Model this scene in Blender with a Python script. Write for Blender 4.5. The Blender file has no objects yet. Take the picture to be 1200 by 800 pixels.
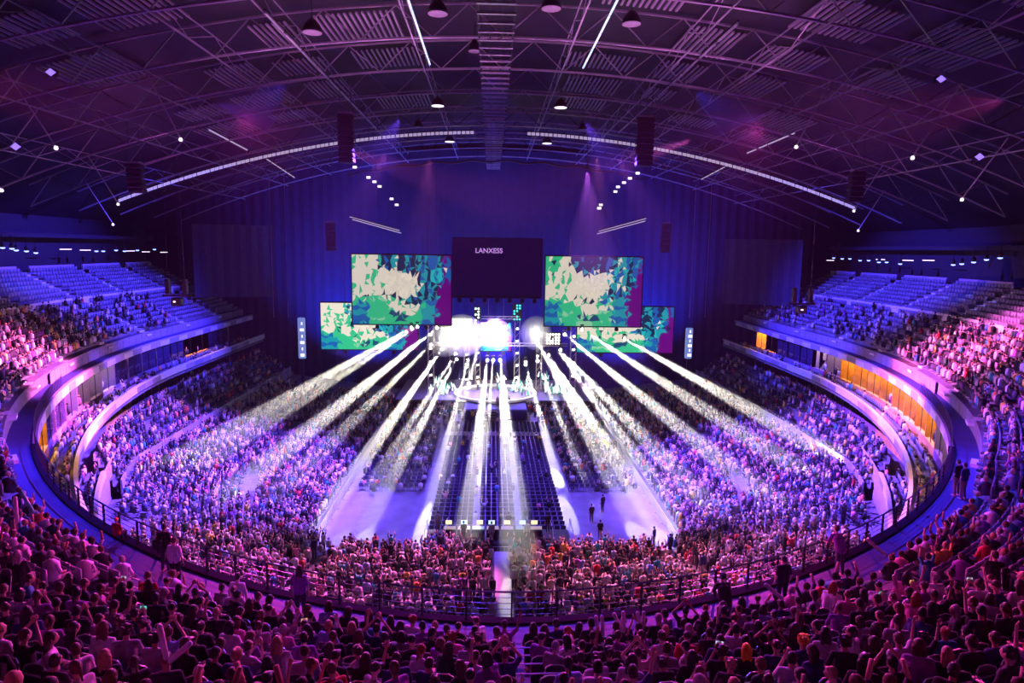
import bpy, math, random
import numpy as np
from mathutils import Vector, Matrix
random.seed(7); rng = np.random.default_rng(7)
PI = math.pi
S = bpy.context.scene
COL = S.collection
# ------------------------------------------------------------------ camera
CAMZ = 24.0
FPX = 786.8
pitch = math.atan((400 - 291.83) / FPX); yaw = 0.0318; roll = 0.0139
fwd = np.array([math.sin(yaw) * math.cos(pitch), math.cos(yaw) * math.cos(pitch), -math.sin(pitch)])
rt0 = np.array([math.cos(yaw), -math.sin(yaw), 0.0]); up0 = np.cross(rt0, fwd)
rt = rt0 * math.cos(roll) + up0 * math.sin(roll); up = -rt0 * math.sin(roll) + up0 * math.cos(roll)
cam = bpy.data.cameras.new('camera'); camo = bpy.data.objects.new('camera', cam); COL.objects.link(camo)
cam.sensor_width = 36.0; cam.lens = FPX / 1200 * 36.0; cam.clip_start = 0.1; cam.clip_end = 500
camo.matrix_world = Matrix(((rt[0], up[0], -fwd[0], 0), (rt[1], up[1], -fwd[1], 0), (rt[2], up[2], -fwd[2], CAMZ), (0, 0, 0, 1)))
S.camera = camo
# ------------------------------------------------------------------ view and world
S.view_settings.view_transform = 'Standard'; S.view_settings.look = 'None'
S.view_settings.exposure = 0.0; S.view_settings.gamma = 1.0; S.view_settings.use_curve_mapping = False
cy = S.cycles
cy.max_bounces = 3; cy.diffuse_bounces = 1; cy.glossy_bounces = 1; cy.transmission_bounces = 2
cy.transparent_max_bounces = 24; cy.volume_bounces = 0; cy.use_denoising = True
cy.sample_clamp_indirect = 3.0; cy.adaptive_threshold = 0.03; cy.caustics_reflective = False; cy.caustics_refractive = False
W = bpy.data.worlds.new('world'); S.world = W; W.use_nodes = True
W.node_tree.nodes['Background'].inputs[0].default_value = (0.02, 0.01, 0.05, 1)
W.node_tree.nodes['Background'].inputs[1].default_value = 0.1
hz = W.node_tree.nodes.new('ShaderNodeVolumeScatter')      # the thin stage haze that fills the hall
hz.inputs['Color'].default_value = (0.9, 0.9, 1.0, 1); hz.inputs['Density'].default_value = 0.00012; hz.inputs['Anisotropy'].default_value = 0.35
W.node_tree.links.new(hz.outputs[0], W.node_tree.nodes['World Output'].inputs['Volume'])

def at(px, py, Y=None, z=None):
    """the point of the hall seen at a place of the photograph, on the upright plane Y or the level z"""
    d = fwd + rt * (px - 600) / FPX + up * (400 - py) / FPX
    t = Y / d[1] if Y is not None else (z - CAMZ) / d[2]
    return Vector((d[0] * t, d[1] * t, d[2] * t + CAMZ))
def project(P):
    P = np.asarray(P, float) - np.array([0, 0, CAMZ]); z = P @ fwd
    return 600 + FPX * (P @ rt) / z, 400 - FPX * (P @ up) / z, z

# ------------------------------------------------------------------ lights
def spot(name, loc, target, color, power, angle, blend=0.5, radius=0.15):
    l = bpy.data.lights.new(name, 'SPOT'); l.color = color; l.energy = power
    l.spot_size = math.radians(angle); l.spot_blend = blend; l.shadow_soft_size = radius
    o = bpy.data.objects.new(name, l); COL.objects.link(o); o.location = loc
    d = Vector(target) - Vector(loc); o.rotation_euler = d.to_track_quat('-Z', 'Y').to_euler()
    return o
def point(name, loc, color, power, radius=0.3):
    l = bpy.data.lights.new(name, 'POINT'); l.color = color; l.energy = power; l.shadow_soft_size = radius
    o = bpy.data.objects.new(name, l); COL.objects.link(o); o.location = loc
    return o
MAG = (1.0, 0.05, 0.50); PNK = (1.0, 0.13, 0.62); VIO = (0.32, 0.07, 1.0); BLU = (0.07, 0.04, 1.0); PUR = (0.55, 0.05, 1.0)
WHT = (1.0, 0.92, 0.80)
K = 1.0
# magenta wash over the near stand, from the rig over the stage and the roof
spot('wash_light', (-22, 62, 35), (5, 7, 17), MAG, 115000 * K, 40, 0.8)
spot('wash_light', (24, 62, 35), (-5, 7, 17), MAG, 130000 * K, 40, 0.8)
spot('wash_light', (0, 22, 36), (0, 6, 16), PUR, 1500 * K, 90, 0.9)
spot('wash_light', (30, 40, 33), (-34, 22, 19), MAG, 90000 * K, 40, 0.8)
spot('wash_light', (-30, 40, 33), (34, 22, 19), MAG, 90000 * K, 40, 0.8)
# hot pink on both side stands
spot('wash_light', (18, 62, 34), tuple(at(60, 420, z=15.3)), PNK, 1500000 * K, 21, 0.8)
spot('wash_light', (-16, 70, 34), tuple(at(1120, 415, z=15.6)), PNK, 1200000 * K, 18, 0.7)
spot('wash_light', (20, 50, 34), (-42, 32, 15), VIO, 220000 * K, 26, 0.7)
spot('wash_light', (-20, 50, 34), (42, 32, 15), VIO, 260000 * K, 26, 0.7)
# blue on the far stands
spot('wash_light', (-10, 78, 34), (-46, 84, 17), BLU, 260000 * K, 50, 0.8)
spot('wash_light', (12, 78, 34), (47, 86, 17), BLU, 220000 * K, 50, 0.8)
# violet on the lower stands and the floor
spot('wash_light', (-8, 60, 35), (-26, 60, 2), (0.17, 0.055, 1.0), 640000 * K, 58, 0.7)
spot('wash_light', (8, 60, 35), (28, 60, 2), (0.17, 0.055, 1.0), 640000 * K, 58, 0.7)
spot('wash_light', (0, 60, 35), (0, 62, 0), (0.16, 0.08, 1.0), 130000 * K, 60, 0.8)
spot('wash_light', (-6, 66, 33), (-6, 42, 2), (1.0, 0.16, 0.60), 300000 * K, 22, 0.5)
spot('wash_light', (10, 66, 33), (9, 42, 2), (1.0, 0.20, 0.52), 300000 * K, 22, 0.5)
spot('wash_light', (-10, 66, 33), (-19, 36, 4), (0.75, 0.15, 0.95), 260000 * K, 24, 0.6)
spot('wash_light', (12, 66, 33), (21, 36, 4), (0.75, 0.15, 0.95), 260000 * K, 24, 0.6)
# blue on the walkway that rings the hall
spot('wash_light', (-14, 48, 35), (-26, 22, 13), BLU, 130000 * K, 50, 0.8)
spot('wash_light', (14, 48, 35), (27, 23, 13), BLU, 130000 * K, 50, 0.8)
spot('wash_light', (0, 44, 35), (0, 22, 13), BLU, 50000 * K, 50, 0.8)
# unseen spots added over the floor to brighten the ring fascias
spot('wash_light', (14, 58, 15), (-38, 54, 10), (0.95, 0.35, 0.95), 42000 * K, 60, 0.8)
spot('wash_light', (-14, 58, 15), (39, 54, 10), (0.95, 0.35, 0.95), 42000 * K, 60, 0.8)
# roof uplights
for x_ in (-14, -5, 6.5, 15.5):
    spot('roof_light', (x_, 48, 29), (x_ * 0.9, 48, 38), (1.0, 0.30, 0.85), 2900 * K, 125, 0.9)
spot('roof_light', (-34, 74, 24), (-34, 70, 34), (0.9, 0.14, 0.8), 1100 * K, 130, 0.9)
spot('roof_light', (35, 74, 24), (36, 70, 34), (0.9, 0.14, 0.8), 1100 * K, 130, 0.9)
# blue behind and over the stage
spot('stage_light', (-22, 103, 3), (-20, 114, 22), (0.02, 0.08, 1.0), 70000 * K, 110, 0.9)
spot('stage_light', (23, 103, 3), (21, 114, 22), (0.03, 0.06, 1.0), 70000 * K, 110, 0.9)
spot('stage_light', (1, 110, 3), (1, 114, 18), (0.12, 0.05, 1.0), 22000 * K, 120, 0.9)
spot('stage_light', (0, 103, 14), (0, 92, 0), (0.22, 0.08, 1.0), 60000 * K, 120, 0.9)
spot('stage_light', (1, 92, 16), (1, 102, 2), WHT, 30000 * K, 60, 0.8)

# ------------------------------------------------------------------ materials
MATS = {}
def mat(name, base, rough=0.6, metal=0.0, var=0.15, scale=4.0, emit=None, estr=0.0, objcol=False, attr=None, bump=0.0, spec=0.5):
    if name in MATS: return MATS[name]
    m = bpy.data.materials.new(name); m.use_nodes = True; nt = m.node_tree; b = nt.nodes['Principled BSDF']
    b.inputs['Roughness'].default_value = rough; b.inputs['Metallic'].default_value = metal
    b.inputs['Specular IOR Level'].default_value = spec
    tc = nt.nodes.new('ShaderNodeTexCoord'); nz = nt.nodes.new('ShaderNodeTexNoise')
    nz.inputs['Scale'].default_value = scale; nz.inputs['Detail'].default_value = 2.0
    nt.links.new(tc.outputs['Object'], nz.inputs['Vector'])
    rmp = nt.nodes.new('ShaderNodeMapRange'); rmp.inputs['To Min'].default_value = 1 - var; rmp.inputs['To Max'].default_value = 1 + var
    rmp.inputs['From Min'].default_value = 0.3; rmp.inputs['From Max'].default_value = 0.7
    nt.links.new(nz.outputs['Fac'], rmp.inputs['Value'])
    mx = nt.nodes.new('ShaderNodeVectorMath'); mx.operation = 'SCALE'
    if objcol:
        oi = nt.nodes.new('ShaderNodeObjectInfo'); nt.links.new(oi.outputs['Color'], mx.inputs[0])
    elif attr:
        a = nt.nodes.new('ShaderNodeAttribute'); a.attribute_name = attr; nt.links.new(a.outputs['Color'], mx.inputs[0])
    else:
        c = nt.nodes.new('ShaderNodeRGB'); c.outputs[0].default_value = (*base, 1); nt.links.new(c.outputs[0], mx.inputs[0])
    nt.links.new(rmp.outputs[0], mx.inputs['Scale']); nt.links.new(mx.outputs[0], b.inputs['Base Color'])
    if emit:
        b.inputs['Emission Color'].default_value = (*emit, 1); b.inputs['Emission Strength'].default_value = estr
    if bump:
        bp = nt.nodes.new('ShaderNodeBump'); bp.inputs['Strength'].default_value = bump; bp.inputs['Distance'].default_value = 0.02
        nt.links.new(nz.outputs['Fac'], bp.inputs['Height']); nt.links.new(bp.outputs[0], b.inputs['Normal'])
    MATS[name] = m
    return m
M_conc = mat('concrete', (0.19, 0.18, 0.22), 0.8, var=0.2, scale=1.5, bump=0.2)
M_walk = mat('walkway_navy', (0.07, 0.07, 0.24), 0.6, var=0.12, scale=0.8)  # navy base colour helps the blue light hold against magenta spill
M_floor = mat('hall_floor', (0.22, 0.21, 0.30), 0.6, var=0.2, scale=0.6)
M_wall = mat('dark_wall', (0.03, 0.027, 0.04), 0.8)
M_roof = mat('roof_deck', (0.018, 0.014, 0.020), 0.6, var=0.35, scale=0.35)
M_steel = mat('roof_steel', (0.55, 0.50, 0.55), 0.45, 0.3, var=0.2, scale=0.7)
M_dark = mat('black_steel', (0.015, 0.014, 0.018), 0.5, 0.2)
M_rail = mat('rail_steel', (0.16, 0.15, 0.18), 0.35, 0.7)
M_rowrail = mat('aluminium_rail', (0.7, 0.68, 0.72), 0.35, 0.5)
M_white = mat('white_panel', (0.8, 0.78, 0.82), 0.5, var=0.05)
M_grey = mat('grey_panel', (0.32, 0.29, 0.38), 0.5, var=0.08)
M_mauve = mat('mauve_panel', (0.5, 0.42, 0.58), 0.5, var=0.08)
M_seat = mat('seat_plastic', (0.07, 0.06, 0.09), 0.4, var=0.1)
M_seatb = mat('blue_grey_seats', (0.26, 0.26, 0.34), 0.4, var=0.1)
M_drape = mat('stage_drape', (0.02, 0.03, 0.10), 0.9, var=0.1, scale=0.8)
M_clothO = mat('clothing', (1, 1, 1), 0.85, objcol=True, var=0.12, scale=9)
M_skinO = mat('skin', (1, 1, 1), 0.5, objcol=True, var=0.05)
M_hairO = mat('hair', (1, 1, 1), 0.45, objcol=True, var=0.25, scale=30)
M_crowd = mat('crowd_colours', (1, 1, 1), 0.75, attr='Col', var=0.05)
M_lamp = mat('white_lamp', (0.9, 0.9, 0.9), emit=(1, 0.93, 0.85), estr=14)
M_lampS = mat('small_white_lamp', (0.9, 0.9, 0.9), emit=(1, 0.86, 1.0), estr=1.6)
M_paleglow = mat('tube_and_louvre_glow', (0.8, 0.8, 0.8), emit=(0.75, 0.6, 0.95), estr=0.5)
M_cyan = mat('cyan_tube_light', (0.8, 0.8, 0.8), emit=(0.55, 0.75, 1.0), estr=1.2)
M_blamp = mat('blue_lamp', (0.4, 0.4, 0.9), emit=(0.25, 0.35, 1.0), estr=4)
M_orange = mat('orange_lamp', (1, 0.6, 0.1), emit=(1.0, 0.42, 0.03), estr=16)
M_owall = mat('amber_wall', (0.85, 0.50, 0.10), 0.7, var=0.25, scale=1.2)
M_pwall = mat('mauve_wall', (0.40, 0.22, 0.36), 0.7)
M_glass = mat('dark_window', (0.04, 0.03, 0.08), 0.08, spec=0.8)
M_white2 = mat('warm_lamp', (1, 0.8, 0.8), emit=(1.0, 0.62, 0.75), estr=5)
M_red = mat('red_panel', (0.75, 0.03, 0.08), 0.6)

# ------------------------------------------------------------------ mesh helpers
class MB:
    def __init__(s): s.v = []; s.f = []; s.mi = []
    def add(s, v, f, m=0):
        n = len(s.v); s.v += [tuple(p) for p in v]; s.f += [tuple(i + n for i in q) for q in f]; s.mi += [m] * len(f)
    def box(s, c, d, rz=0.0, m=0, taper=1.0):
        x, y, z = d[0] / 2, d[1] / 2, d[2] / 2; cr, sr = math.cos(rz), math.sin(rz); vs = []
        for sz in (-1, 1):
            k = taper if sz > 0 else 1.0
            for sx, sy in ((-1, -1), (1, -1), (1, 1), (-1, 1)):
                a, b = sx * x * k, sy * y * k
                vs.append((c[0] + a * cr - b * sr, c[1] + a * sr + b * cr, c[2] + sz * z))
        s.add(vs, [(3, 2, 1, 0), (4, 5, 6, 7), (0, 1, 5, 4), (1, 2, 6, 5), (2, 3, 7, 6), (3, 0, 4, 7)], m)
    def bbox(s, c, d, rz=0.0, bev=0.02, m=0):
        """a box with chamfered upright edges and top"""
        x, y, z = d[0] / 2, d[1] / 2, d[2] / 2; cr, sr = math.cos(rz), math.sin(rz)
        def ring(k, zz):
            o = []
            for a, b in ((-x + bev, -y), (x - bev, -y), (x, -y + bev), (x, y - bev), (x - bev, y), (-x + bev, y), (-x, y - bev), (-x, -y + bev)):
                a *= k[0]; b *= k[1]; o.append((c[0] + a * cr - b * sr, c[1] + a * sr + b * cr, c[2] + zz))
            return o
        kk = (max(0.1, 1 - bev / x), max(0.1, 1 - bev / y)); rs = [ring(kk, -z), ring((1, 1), -z + bev), ring((1, 1), z - bev), ring(kk, z)]
        vs = sum(rs, []); fs = [tuple(range(7, -1, -1)), tuple(range(24, 32))]
        for r_ in range(3):
            for i in range(8):
                j = (i + 1) % 8; fs.append((r_ * 8 + i, r_ * 8 + j, r_ * 8 + 8 + j, r_ * 8 + 8 + i))
        s.add(vs, fs, m)
    def tube(s, pts, r, n=6, r2=None, m=0, caps=True):
        pts = [Vector(p) for p in pts]; N = len(pts); vs = []
        for i, p in enumerate(pts):
            t = (pts[min(i + 1, N - 1)] - pts[max(i - 1, 0)]).normalized()
            a = t.cross(Vector((0, 0, 1)))
            if a.length < 1e-3: a = Vector((1, 0, 0))
            a.normalize(); b = t.cross(a).normalized()
            rr = r if r2 is None else r + (r2 - r) * i / (N - 1)
            for k in range(n):
                q = 2 * PI * k / n + PI / n; vs.append(p + a * (rr * math.cos(q)) + b * (rr * math.sin(q)))
        fs = []
        for i in range(N - 1):
            for k in range(n):
                l = (k + 1) % n; fs.append((i * n + k, i * n + l, i * n + n + l, i * n + n + k))
        if caps: fs += [tuple(range(n - 1, -1, -1)), tuple(range((N - 1) * n, N * n))]
        s.add(vs, fs, m)
    def lathe(s, c, prof, n=12, m=0):
        vs = []
        for (r, z) in prof:
            for k in range(n): vs.append((c[0] + r * math.cos(2 * PI * k / n), c[1] + r * math.sin(2 * PI * k / n), c[2] + z))
        fs = []
        for i in range(len(prof) - 1):
            for k in range(n):
                l = (k + 1) % n; fs.append((i * n + k, i * n + l, i * n + n + l, i * n + n + k))
        fs += [tuple(range(n - 1, -1, -1)), tuple(range((len(prof) - 1) * n, len(prof) * n))]
        s.add(vs, fs, m)
    def sweep(s, path, sec, m=0, closed=False):
        """path: list of functions of the section offset; path[i](t, z) gives a point; sec: list of (t, z)"""
        k = len(sec); vs = [f(t, z) for f in path for (t, z) in sec]; fs = []
        for i in range(len(path) - 1):
            for j in range(k if closed else k - 1):
                l = (j + 1) % k; fs.append((i * k + j, i * k + l, i * k + k + l, i * k + k + j))
        s.add(vs, fs, m)
    def mesh(s, name, mats, smooth=False):
        me = bpy.data.meshes.new(name); me.from_pydata(s.v, [], s.f)
        for mm in (mats if isinstance(mats, (list, tuple)) else [mats]): me.materials.append(mm)
        if any(s.mi): me.polygons.foreach_set('material_index', s.mi)
        if smooth: me.polygons.foreach_set('use_smooth', [True] * len(s.f))
        me.update(); return me
    def build(s, name, mats, parent=None, smooth=False, loc=None, rz=None):
        o = bpy.data.objects.new(name, s.mesh(name, mats, smooth)); COL.objects.link(o)
        if parent is not None: o.parent = parent
        if loc is not None: o.location = loc
        if rz is not None: o.rotation_euler.z = rz
        return o
def tag(o, label=None, cat=None, group=None, kind=None):
    if label: o['label'] = label
    if cat: o['category'] = cat
    if group: o['group'] = group
    if kind: o['kind'] = kind
    return o
def thing(name, label, cat, loc=(0, 0, 0), rz=0.0, group=None):
    o = bpy.data.objects.new(name, None); COL.objects.link(o); o.location = loc; o.rotation_euler.z = rz
    o.empty_display_size = 0.2
    return tag(o, label, cat, group)
def link_mesh(name, me, parent=None, loc=None, rz=None, color=None, scale=None):
    o = bpy.data.objects.new(name, me); COL.objects.link(o)
    if parent is not None: o.parent = parent
    if loc is not None: o.location = loc
    if rz is not None: o.rotation_euler.z = rz
    if color is not None: o.color = (*color, 1)
    if scale is not None: o.scale = (scale,) * 3
    return o
def copy_tree(o, parent=None):
    c = o.copy(); COL.objects.link(c)
    if parent is not None: c.parent = parent
    for ch in list(o.children): copy_tree(ch, c)
    return c
ORD = 'first second third fourth fifth sixth seventh eighth ninth tenth eleventh twelfth thirteenth fourteenth fifteenth sixteenth seventeenth eighteenth nineteenth twentieth'.split()
def nth(i):
    if i < 20: return ORD[i]
    n = i + 1; return str(n) + ('th' if 10 < n % 100 < 20 else {1: 'st', 2: 'nd', 3: 'rd'}.get(n % 10, 'th'))

# ------------------------------------------------------------------ plan of the bowl: one long rounded ring, near end below the camera
RA, RB, RX, RY, RN = 39.28, 60.35, 0.75, 79.3, 1.80
_th = np.linspace(0, PI, 1600); _c = np.cos(_th); _s = np.sin(_th)
_x = RX - RA * np.sign(_c) * np.abs(_c) ** (2 / RN); _y = RY - RB * _s ** (2 / RN)
_x = np.r_[np.full(200, RX - RA), _x, np.full(200, RX + RA)]
_y = np.r_[np.linspace(RY + 32, RY + 0.2, 200), _y, np.linspace(RY + 0.2, RY + 32, 200)]
_seg = np.hypot(np.diff(_x), np.diff(_y)); _S = np.r_[0, np.cumsum(_seg)]; _S -= np.interp(RX, _x[300:1700], _S[300:1700])
SG = np.arange(-132, 132.01, 0.25); GX = np.interp(SG, _S, _x); GY = np.interp(SG, _S, _y)
_tx = np.gradient(GX); _ty = np.gradient(GY)
kk = np.hanning(25); kk /= kk.sum()
_tx = np.convolve(np.pad(_tx, 12, 'edge'), kk, 'valid'); _ty = np.convolve(np.pad(_ty, 12, 'edge'), kk, 'valid')
_l = np.hypot(_tx, _ty); NX = _ty / _l; NY = -_tx / _l     # outward
def ring(s, t):
    return (np.interp(s, SG, GX) + t * np.interp(s, SG, NX), np.interp(s, SG, GY) + t * np.interp(s, SG, NY))
def tangent(s):
    return math.atan2(-np.interp(s, SG, NX), np.interp(s, SG, NY)) + PI
SMAX = float(_S[-1]) - 2
def s_of_y(y, side):
    m = SG > 0; return float(side * abs(np.interp(y, GY[m], SG[m])))
def P3(s):
    return lambda t, z: (float(ring(s, t)[0]), float(ring(s, t)[1]), z)
ZA = 12.9; ZB = 9.8; ZC = 6.8; TB = -1.8; TC = -2.7
# upper stand profile: near the camera the rows are deeper and start further out
def blend(s):
    y = float(np.interp(s, SG, GY)); k = min(1, max(0, (y - 21) / 14)); return k * k * (3 - 2 * k)
def row_prof(s, i):
    k = blend(s); k0 = min(1, max(0, (float(np.interp(s, SG, GY)) - 18.9) / 12)); t0 = 3.4 * (1 - k0) + 1.6 * k0; tr = 0.90 * (1 - k) + 0.82 * k; ri = 0.385 * (1 - k) + 0.42 * k
    z0 = ZA + 0.80 * (1 - k) + 0.95 * k
    return t0 + tr * i, z0 + ri * i, tr, ri
NROW = 17
AIS = sorted([s_of_y(y, sd) for sd in (-1, 1) for y in (99, 88.5, 78.5, 69, 59, 49.5, 41, 33)] + [-9.5, 9.5, -0.0 + 30 - 30 + 19.5 - 0.0, -19.5])
def near_aisle(s, w=0.65): return any(abs(s - a) < w for a in AIS)
VIEW_S = [s for s in np.arange(-SMAX, SMAX + 0.01, 1.0)]
FINE_S = list(np.arange(-SMAX, -30, 1.0)) + list(np.arange(-30, 30, 0.5)) + list(np.arange(30, SMAX, 1.0))

# ------------------------------------------------------------------ floor, stands, walkway
m = MB(); m.box((0, 60, -0.1), (120, 150, 0.2)); m.build('floor', M_floor)['kind'] = 'structure'
m = MB()   # stepped upper stand
for si in range(len(FINE_S) - 1):
    s0, s1 = FINE_S[si], FINE_S[si + 1]; sec = []
    for s in (s0, s1):
        pts = []; t0, z0, tr, ri = row_prof(s, 0); pts.append((t0 - 0.15, ZA))
        for i in range(NROW):
            t, z, tr, ri = row_prof(s, i); pts += [(t - 0.15, z), (t - 0.15 + tr, z)]
        pts.append((pts[-1][0], pts[-1][1] + 0.2)); sec.append([P3(s)(*p) for p in pts])
    n = len(sec[0]); m.add(sec[0] + sec[1], [(j, j + n, j + n + 1, j + 1) for j in range(n - 1)])
m.build('floor_upper_stand', M_conc)['kind'] = 'structure'
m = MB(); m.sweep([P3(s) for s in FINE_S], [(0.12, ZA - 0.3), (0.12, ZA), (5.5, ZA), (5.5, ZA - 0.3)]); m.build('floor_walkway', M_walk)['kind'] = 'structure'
# blocks of stair steps in the aisles, each aisle a thing
for a in AIS:
    st = thing('aisle_stairs', None, 'stairs')
    cnt = [q for q in AIS if (q < 0) == (a < 0)]; idx = sorted(cnt, key=abs).index(a)
    st['label'] = 'pale concrete stairs up the %s upper stand, %s aisle from its near end' % ('left' if a < 0 else 'right', nth(idx))
    st['group'] = 'aisle stairs of the upper stand'
    sm = MB(); sm.box((0, 0, 0), (1.1, 0.4, 0.2)); me = sm.mesh('step', M_white)
    for i in range(NROW):
        if i == 8 and float(ring(a, 0)[1]) > 29: continue
        for h in range(2):
            t, z, tr, ri = row_prof(a, i); x, y = ring(a, t - 0.15 - 0.2 + (0 if h == 0 else tr / 2))
            link_mesh('step', me, st, (x, y, z - ri + ri * 0.5 * (h + 1) - 0.1 + 0.02 - (ri * 0.5 if h == 1 else 0) + (ri * .5 if h else 0)), tangent(a))
# mid wall and top wall of the upper stand, with gaps at the aisles
def wall_strip(name, i, h, thick, sA, sB, mt, dz=0.0, cap=True):
    ss = [s for s in np.arange(sA, sB + 0.01, (sB - sA) / max(1, int(abs(sB - sA) / 1.2)))]
    m = MB(); path = []
    for s in ss:
        t, z, tr, ri = row_prof(s, i); path.append((lambda t_, z_: (lambda a, b: (float(ring(s_, t_ + a)[0]), float(ring(s_, t_ + a)[1]), z_ + b)) )(t - 0.15, z + dz) if False else (s, t - 0.15, z + dz))
    secs = []
    for (s, t, z) in path: secs.append([P3(s)(t, z - 0.5), P3(s)(t, z + h), P3(s)(t + thick, z + h), P3(s)(t + thick, z - 0.5)])
    n = 4; vs = sum(secs, []); fs = []
    for i_ in range(len(secs) - 1):
        for j in range(4):
            l = (j + 1) % 4; fs.append((i_ * 4 + j, i_ * 4 + l, i_ * 4 + 4 + l, i_ * 4 + 4 + j))
    fs += [(0, 1, 2, 3), tuple(len(vs) - 4 + q for q in (3, 2, 1, 0))]
    m.add(vs, fs); return m.build(name, mt)
for sd in (-1, 1):
    a_, b_ = s_of_y(30, sd), s_of_y(104, sd)
    wall_strip('wall_mid_' + ('left' if sd < 0 else 'right'), 8, 0.75, 0.12, min(a_, b_), max(a_, b_), M_white)['kind'] = 'structure'
    ys = [33, 41, 49.5, 59, 69, 78.5, 88.5, 99, 108]
    for j in range(len(ys) - 1):
        p, q = s_of_y(ys[j] + 0.9, sd), s_of_y(ys[j + 1] - 0.9, sd)
        wall_strip('wall_top_' + ('left' if sd < 0 else 'right'), 16, 0.75, 0.15, min(p, q), max(p, q), M_mauve)['kind'] = 'structure'
# outer wall of the hall
m = MB(); v = []
for s in VIEW_S: t = 17.6 + 9.0 * (1 - blend(s)); v += [P3(s)(t, 10), P3(s)(t, 42)]
m.add(v, [(2 * i, 2 * i + 1, 2 * i + 3, 2 * i + 2) for i in range(len(VIEW_S) - 1)]); m.build('wall_outer', M_wall)['kind'] = 'structure'
for sd in (-1, 1):
    m = MB(); m.sweep([P3(sd * s) for s in np.arange(40, SMAX, 1.0)], [(14.8, 24.6), (14.8, 25.1), (17.8, 25.1), (17.8, 24.6)], closed=True); m.build('ceiling_rear_soffit', M_wall)['kind'] = 'structure'
m = MB(); m.box((0, -11, 20), (90, 0.4, 40)); m.build('wall_near', M_wall)['kind'] = 'structure'
for x_, n_ in ((-58, 'left'), (59.5, 'right')):
    m = MB(); m.box((x_, 52, 20), (0.4, 126, 40)); m.build('wall_' + n_, M_wall)['kind'] = 'structure'

# ------------------------------------------------------------------ ring fascias with their panels
def slab(m, s0, s1, t0, t1, z0, z1, mi=0, k=2):
    ss = [s0 + (s1 - s0) * i / k for i in range(k + 1)]
    v = []
    for s in ss: v += [P3(s)(t0, z0), P3(s)(t0, z1), P3(s)(t1, z1), P3(s)(t1, z0)]
    f = [(0, 1, 2, 3), tuple(4 * k + q for q in (3, 2, 1, 0))]
    for i in range(k):
        for j in range(4):
            l = (j + 1) % 4; f.append((i * 4 + j, i * 4 + 4 + j, i * 4 + 4 + l, i * 4 + l))
    m.add(v, f, mi)
for nm, t, z, tk in (('trim_1', 0.0, ZA, 0.0), ('trim_2', TB, ZB, 0.0), ('trim_3', TC, ZC, 0.0)):
    root = thing(nm, None, None); root['kind'] = 'structure'
    lim = SMAX if nm != 'trim_3' else s_of_y(50, 1)
    m = MB(); m.sweep([P3(s) for s in FINE_S if abs(s) <= lim], [(t - 0.02, z - 0.12), (t - 0.02, z + 0.05), (t + 0.22, z + 0.05), (t + 0.22, z - 0.12)], closed=True)
    m.build('coping', M_white if nm != 'trim_1' else M_mauve, root)
    if nm == 'trim_1':
        m = MB(); m.sweep([P3(s) for s in FINE_S if abs(s) <= 33], [(t - 0.04, z - 0.16), (t - 0.04, z + 0.07), (t + 0.3, z + 0.07), (t + 0.3, z - 0.1)], closed=True); m.build('dark_kerb', mat('kerb_black', (0.02, 0.015, 0.03), 0.95, spec=0.05), root)
    m = MB(); m.sweep([P3(s) for s in FINE_S if abs(s) <= lim], [(t + 0.08, z - 0.75), (t + 0.08, z - 0.1), (t + 0.2, z - 0.1), (t + 0.2, z - 0.75)], closed=True)
    m.build('backing', M_grey, root)
    k = 0; s = -lim
    while s < lim - 2:
        w = 2.35; mm = MB(); slab(mm, s + 0.02, s + w - 0.02, t, t + 0.07, z - 0.70, z - 0.13, 0, 3)
        o = mm.build('panel', (M_white, M_mauve, M_white, M_grey)[k % 4 if nm == 'trim_1' else (k * 2 + k // 3) % 4], root); k += 1; s += w
# decks of the box levels and the soffits above
def deck(name, t0, t1, z, mt, lim=SMAX, th=0.25):
    m = MB(); m.sweep([P3(s) for s in VIEW_S if abs(s) <= lim], [(t0, z - th), (t0, z), (t1, z), (t1, z - th)], closed=True); m.build(name, mt)['kind'] = 'structure'
deck('floor_box_level', TB + 0.2, 6.5, ZB - 0.9, M_conc)
deck('floor_club_level', TC + 0.2, 6.5, ZC - 0.9, M_conc)
LIMC = s_of_y(50, 1)

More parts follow.
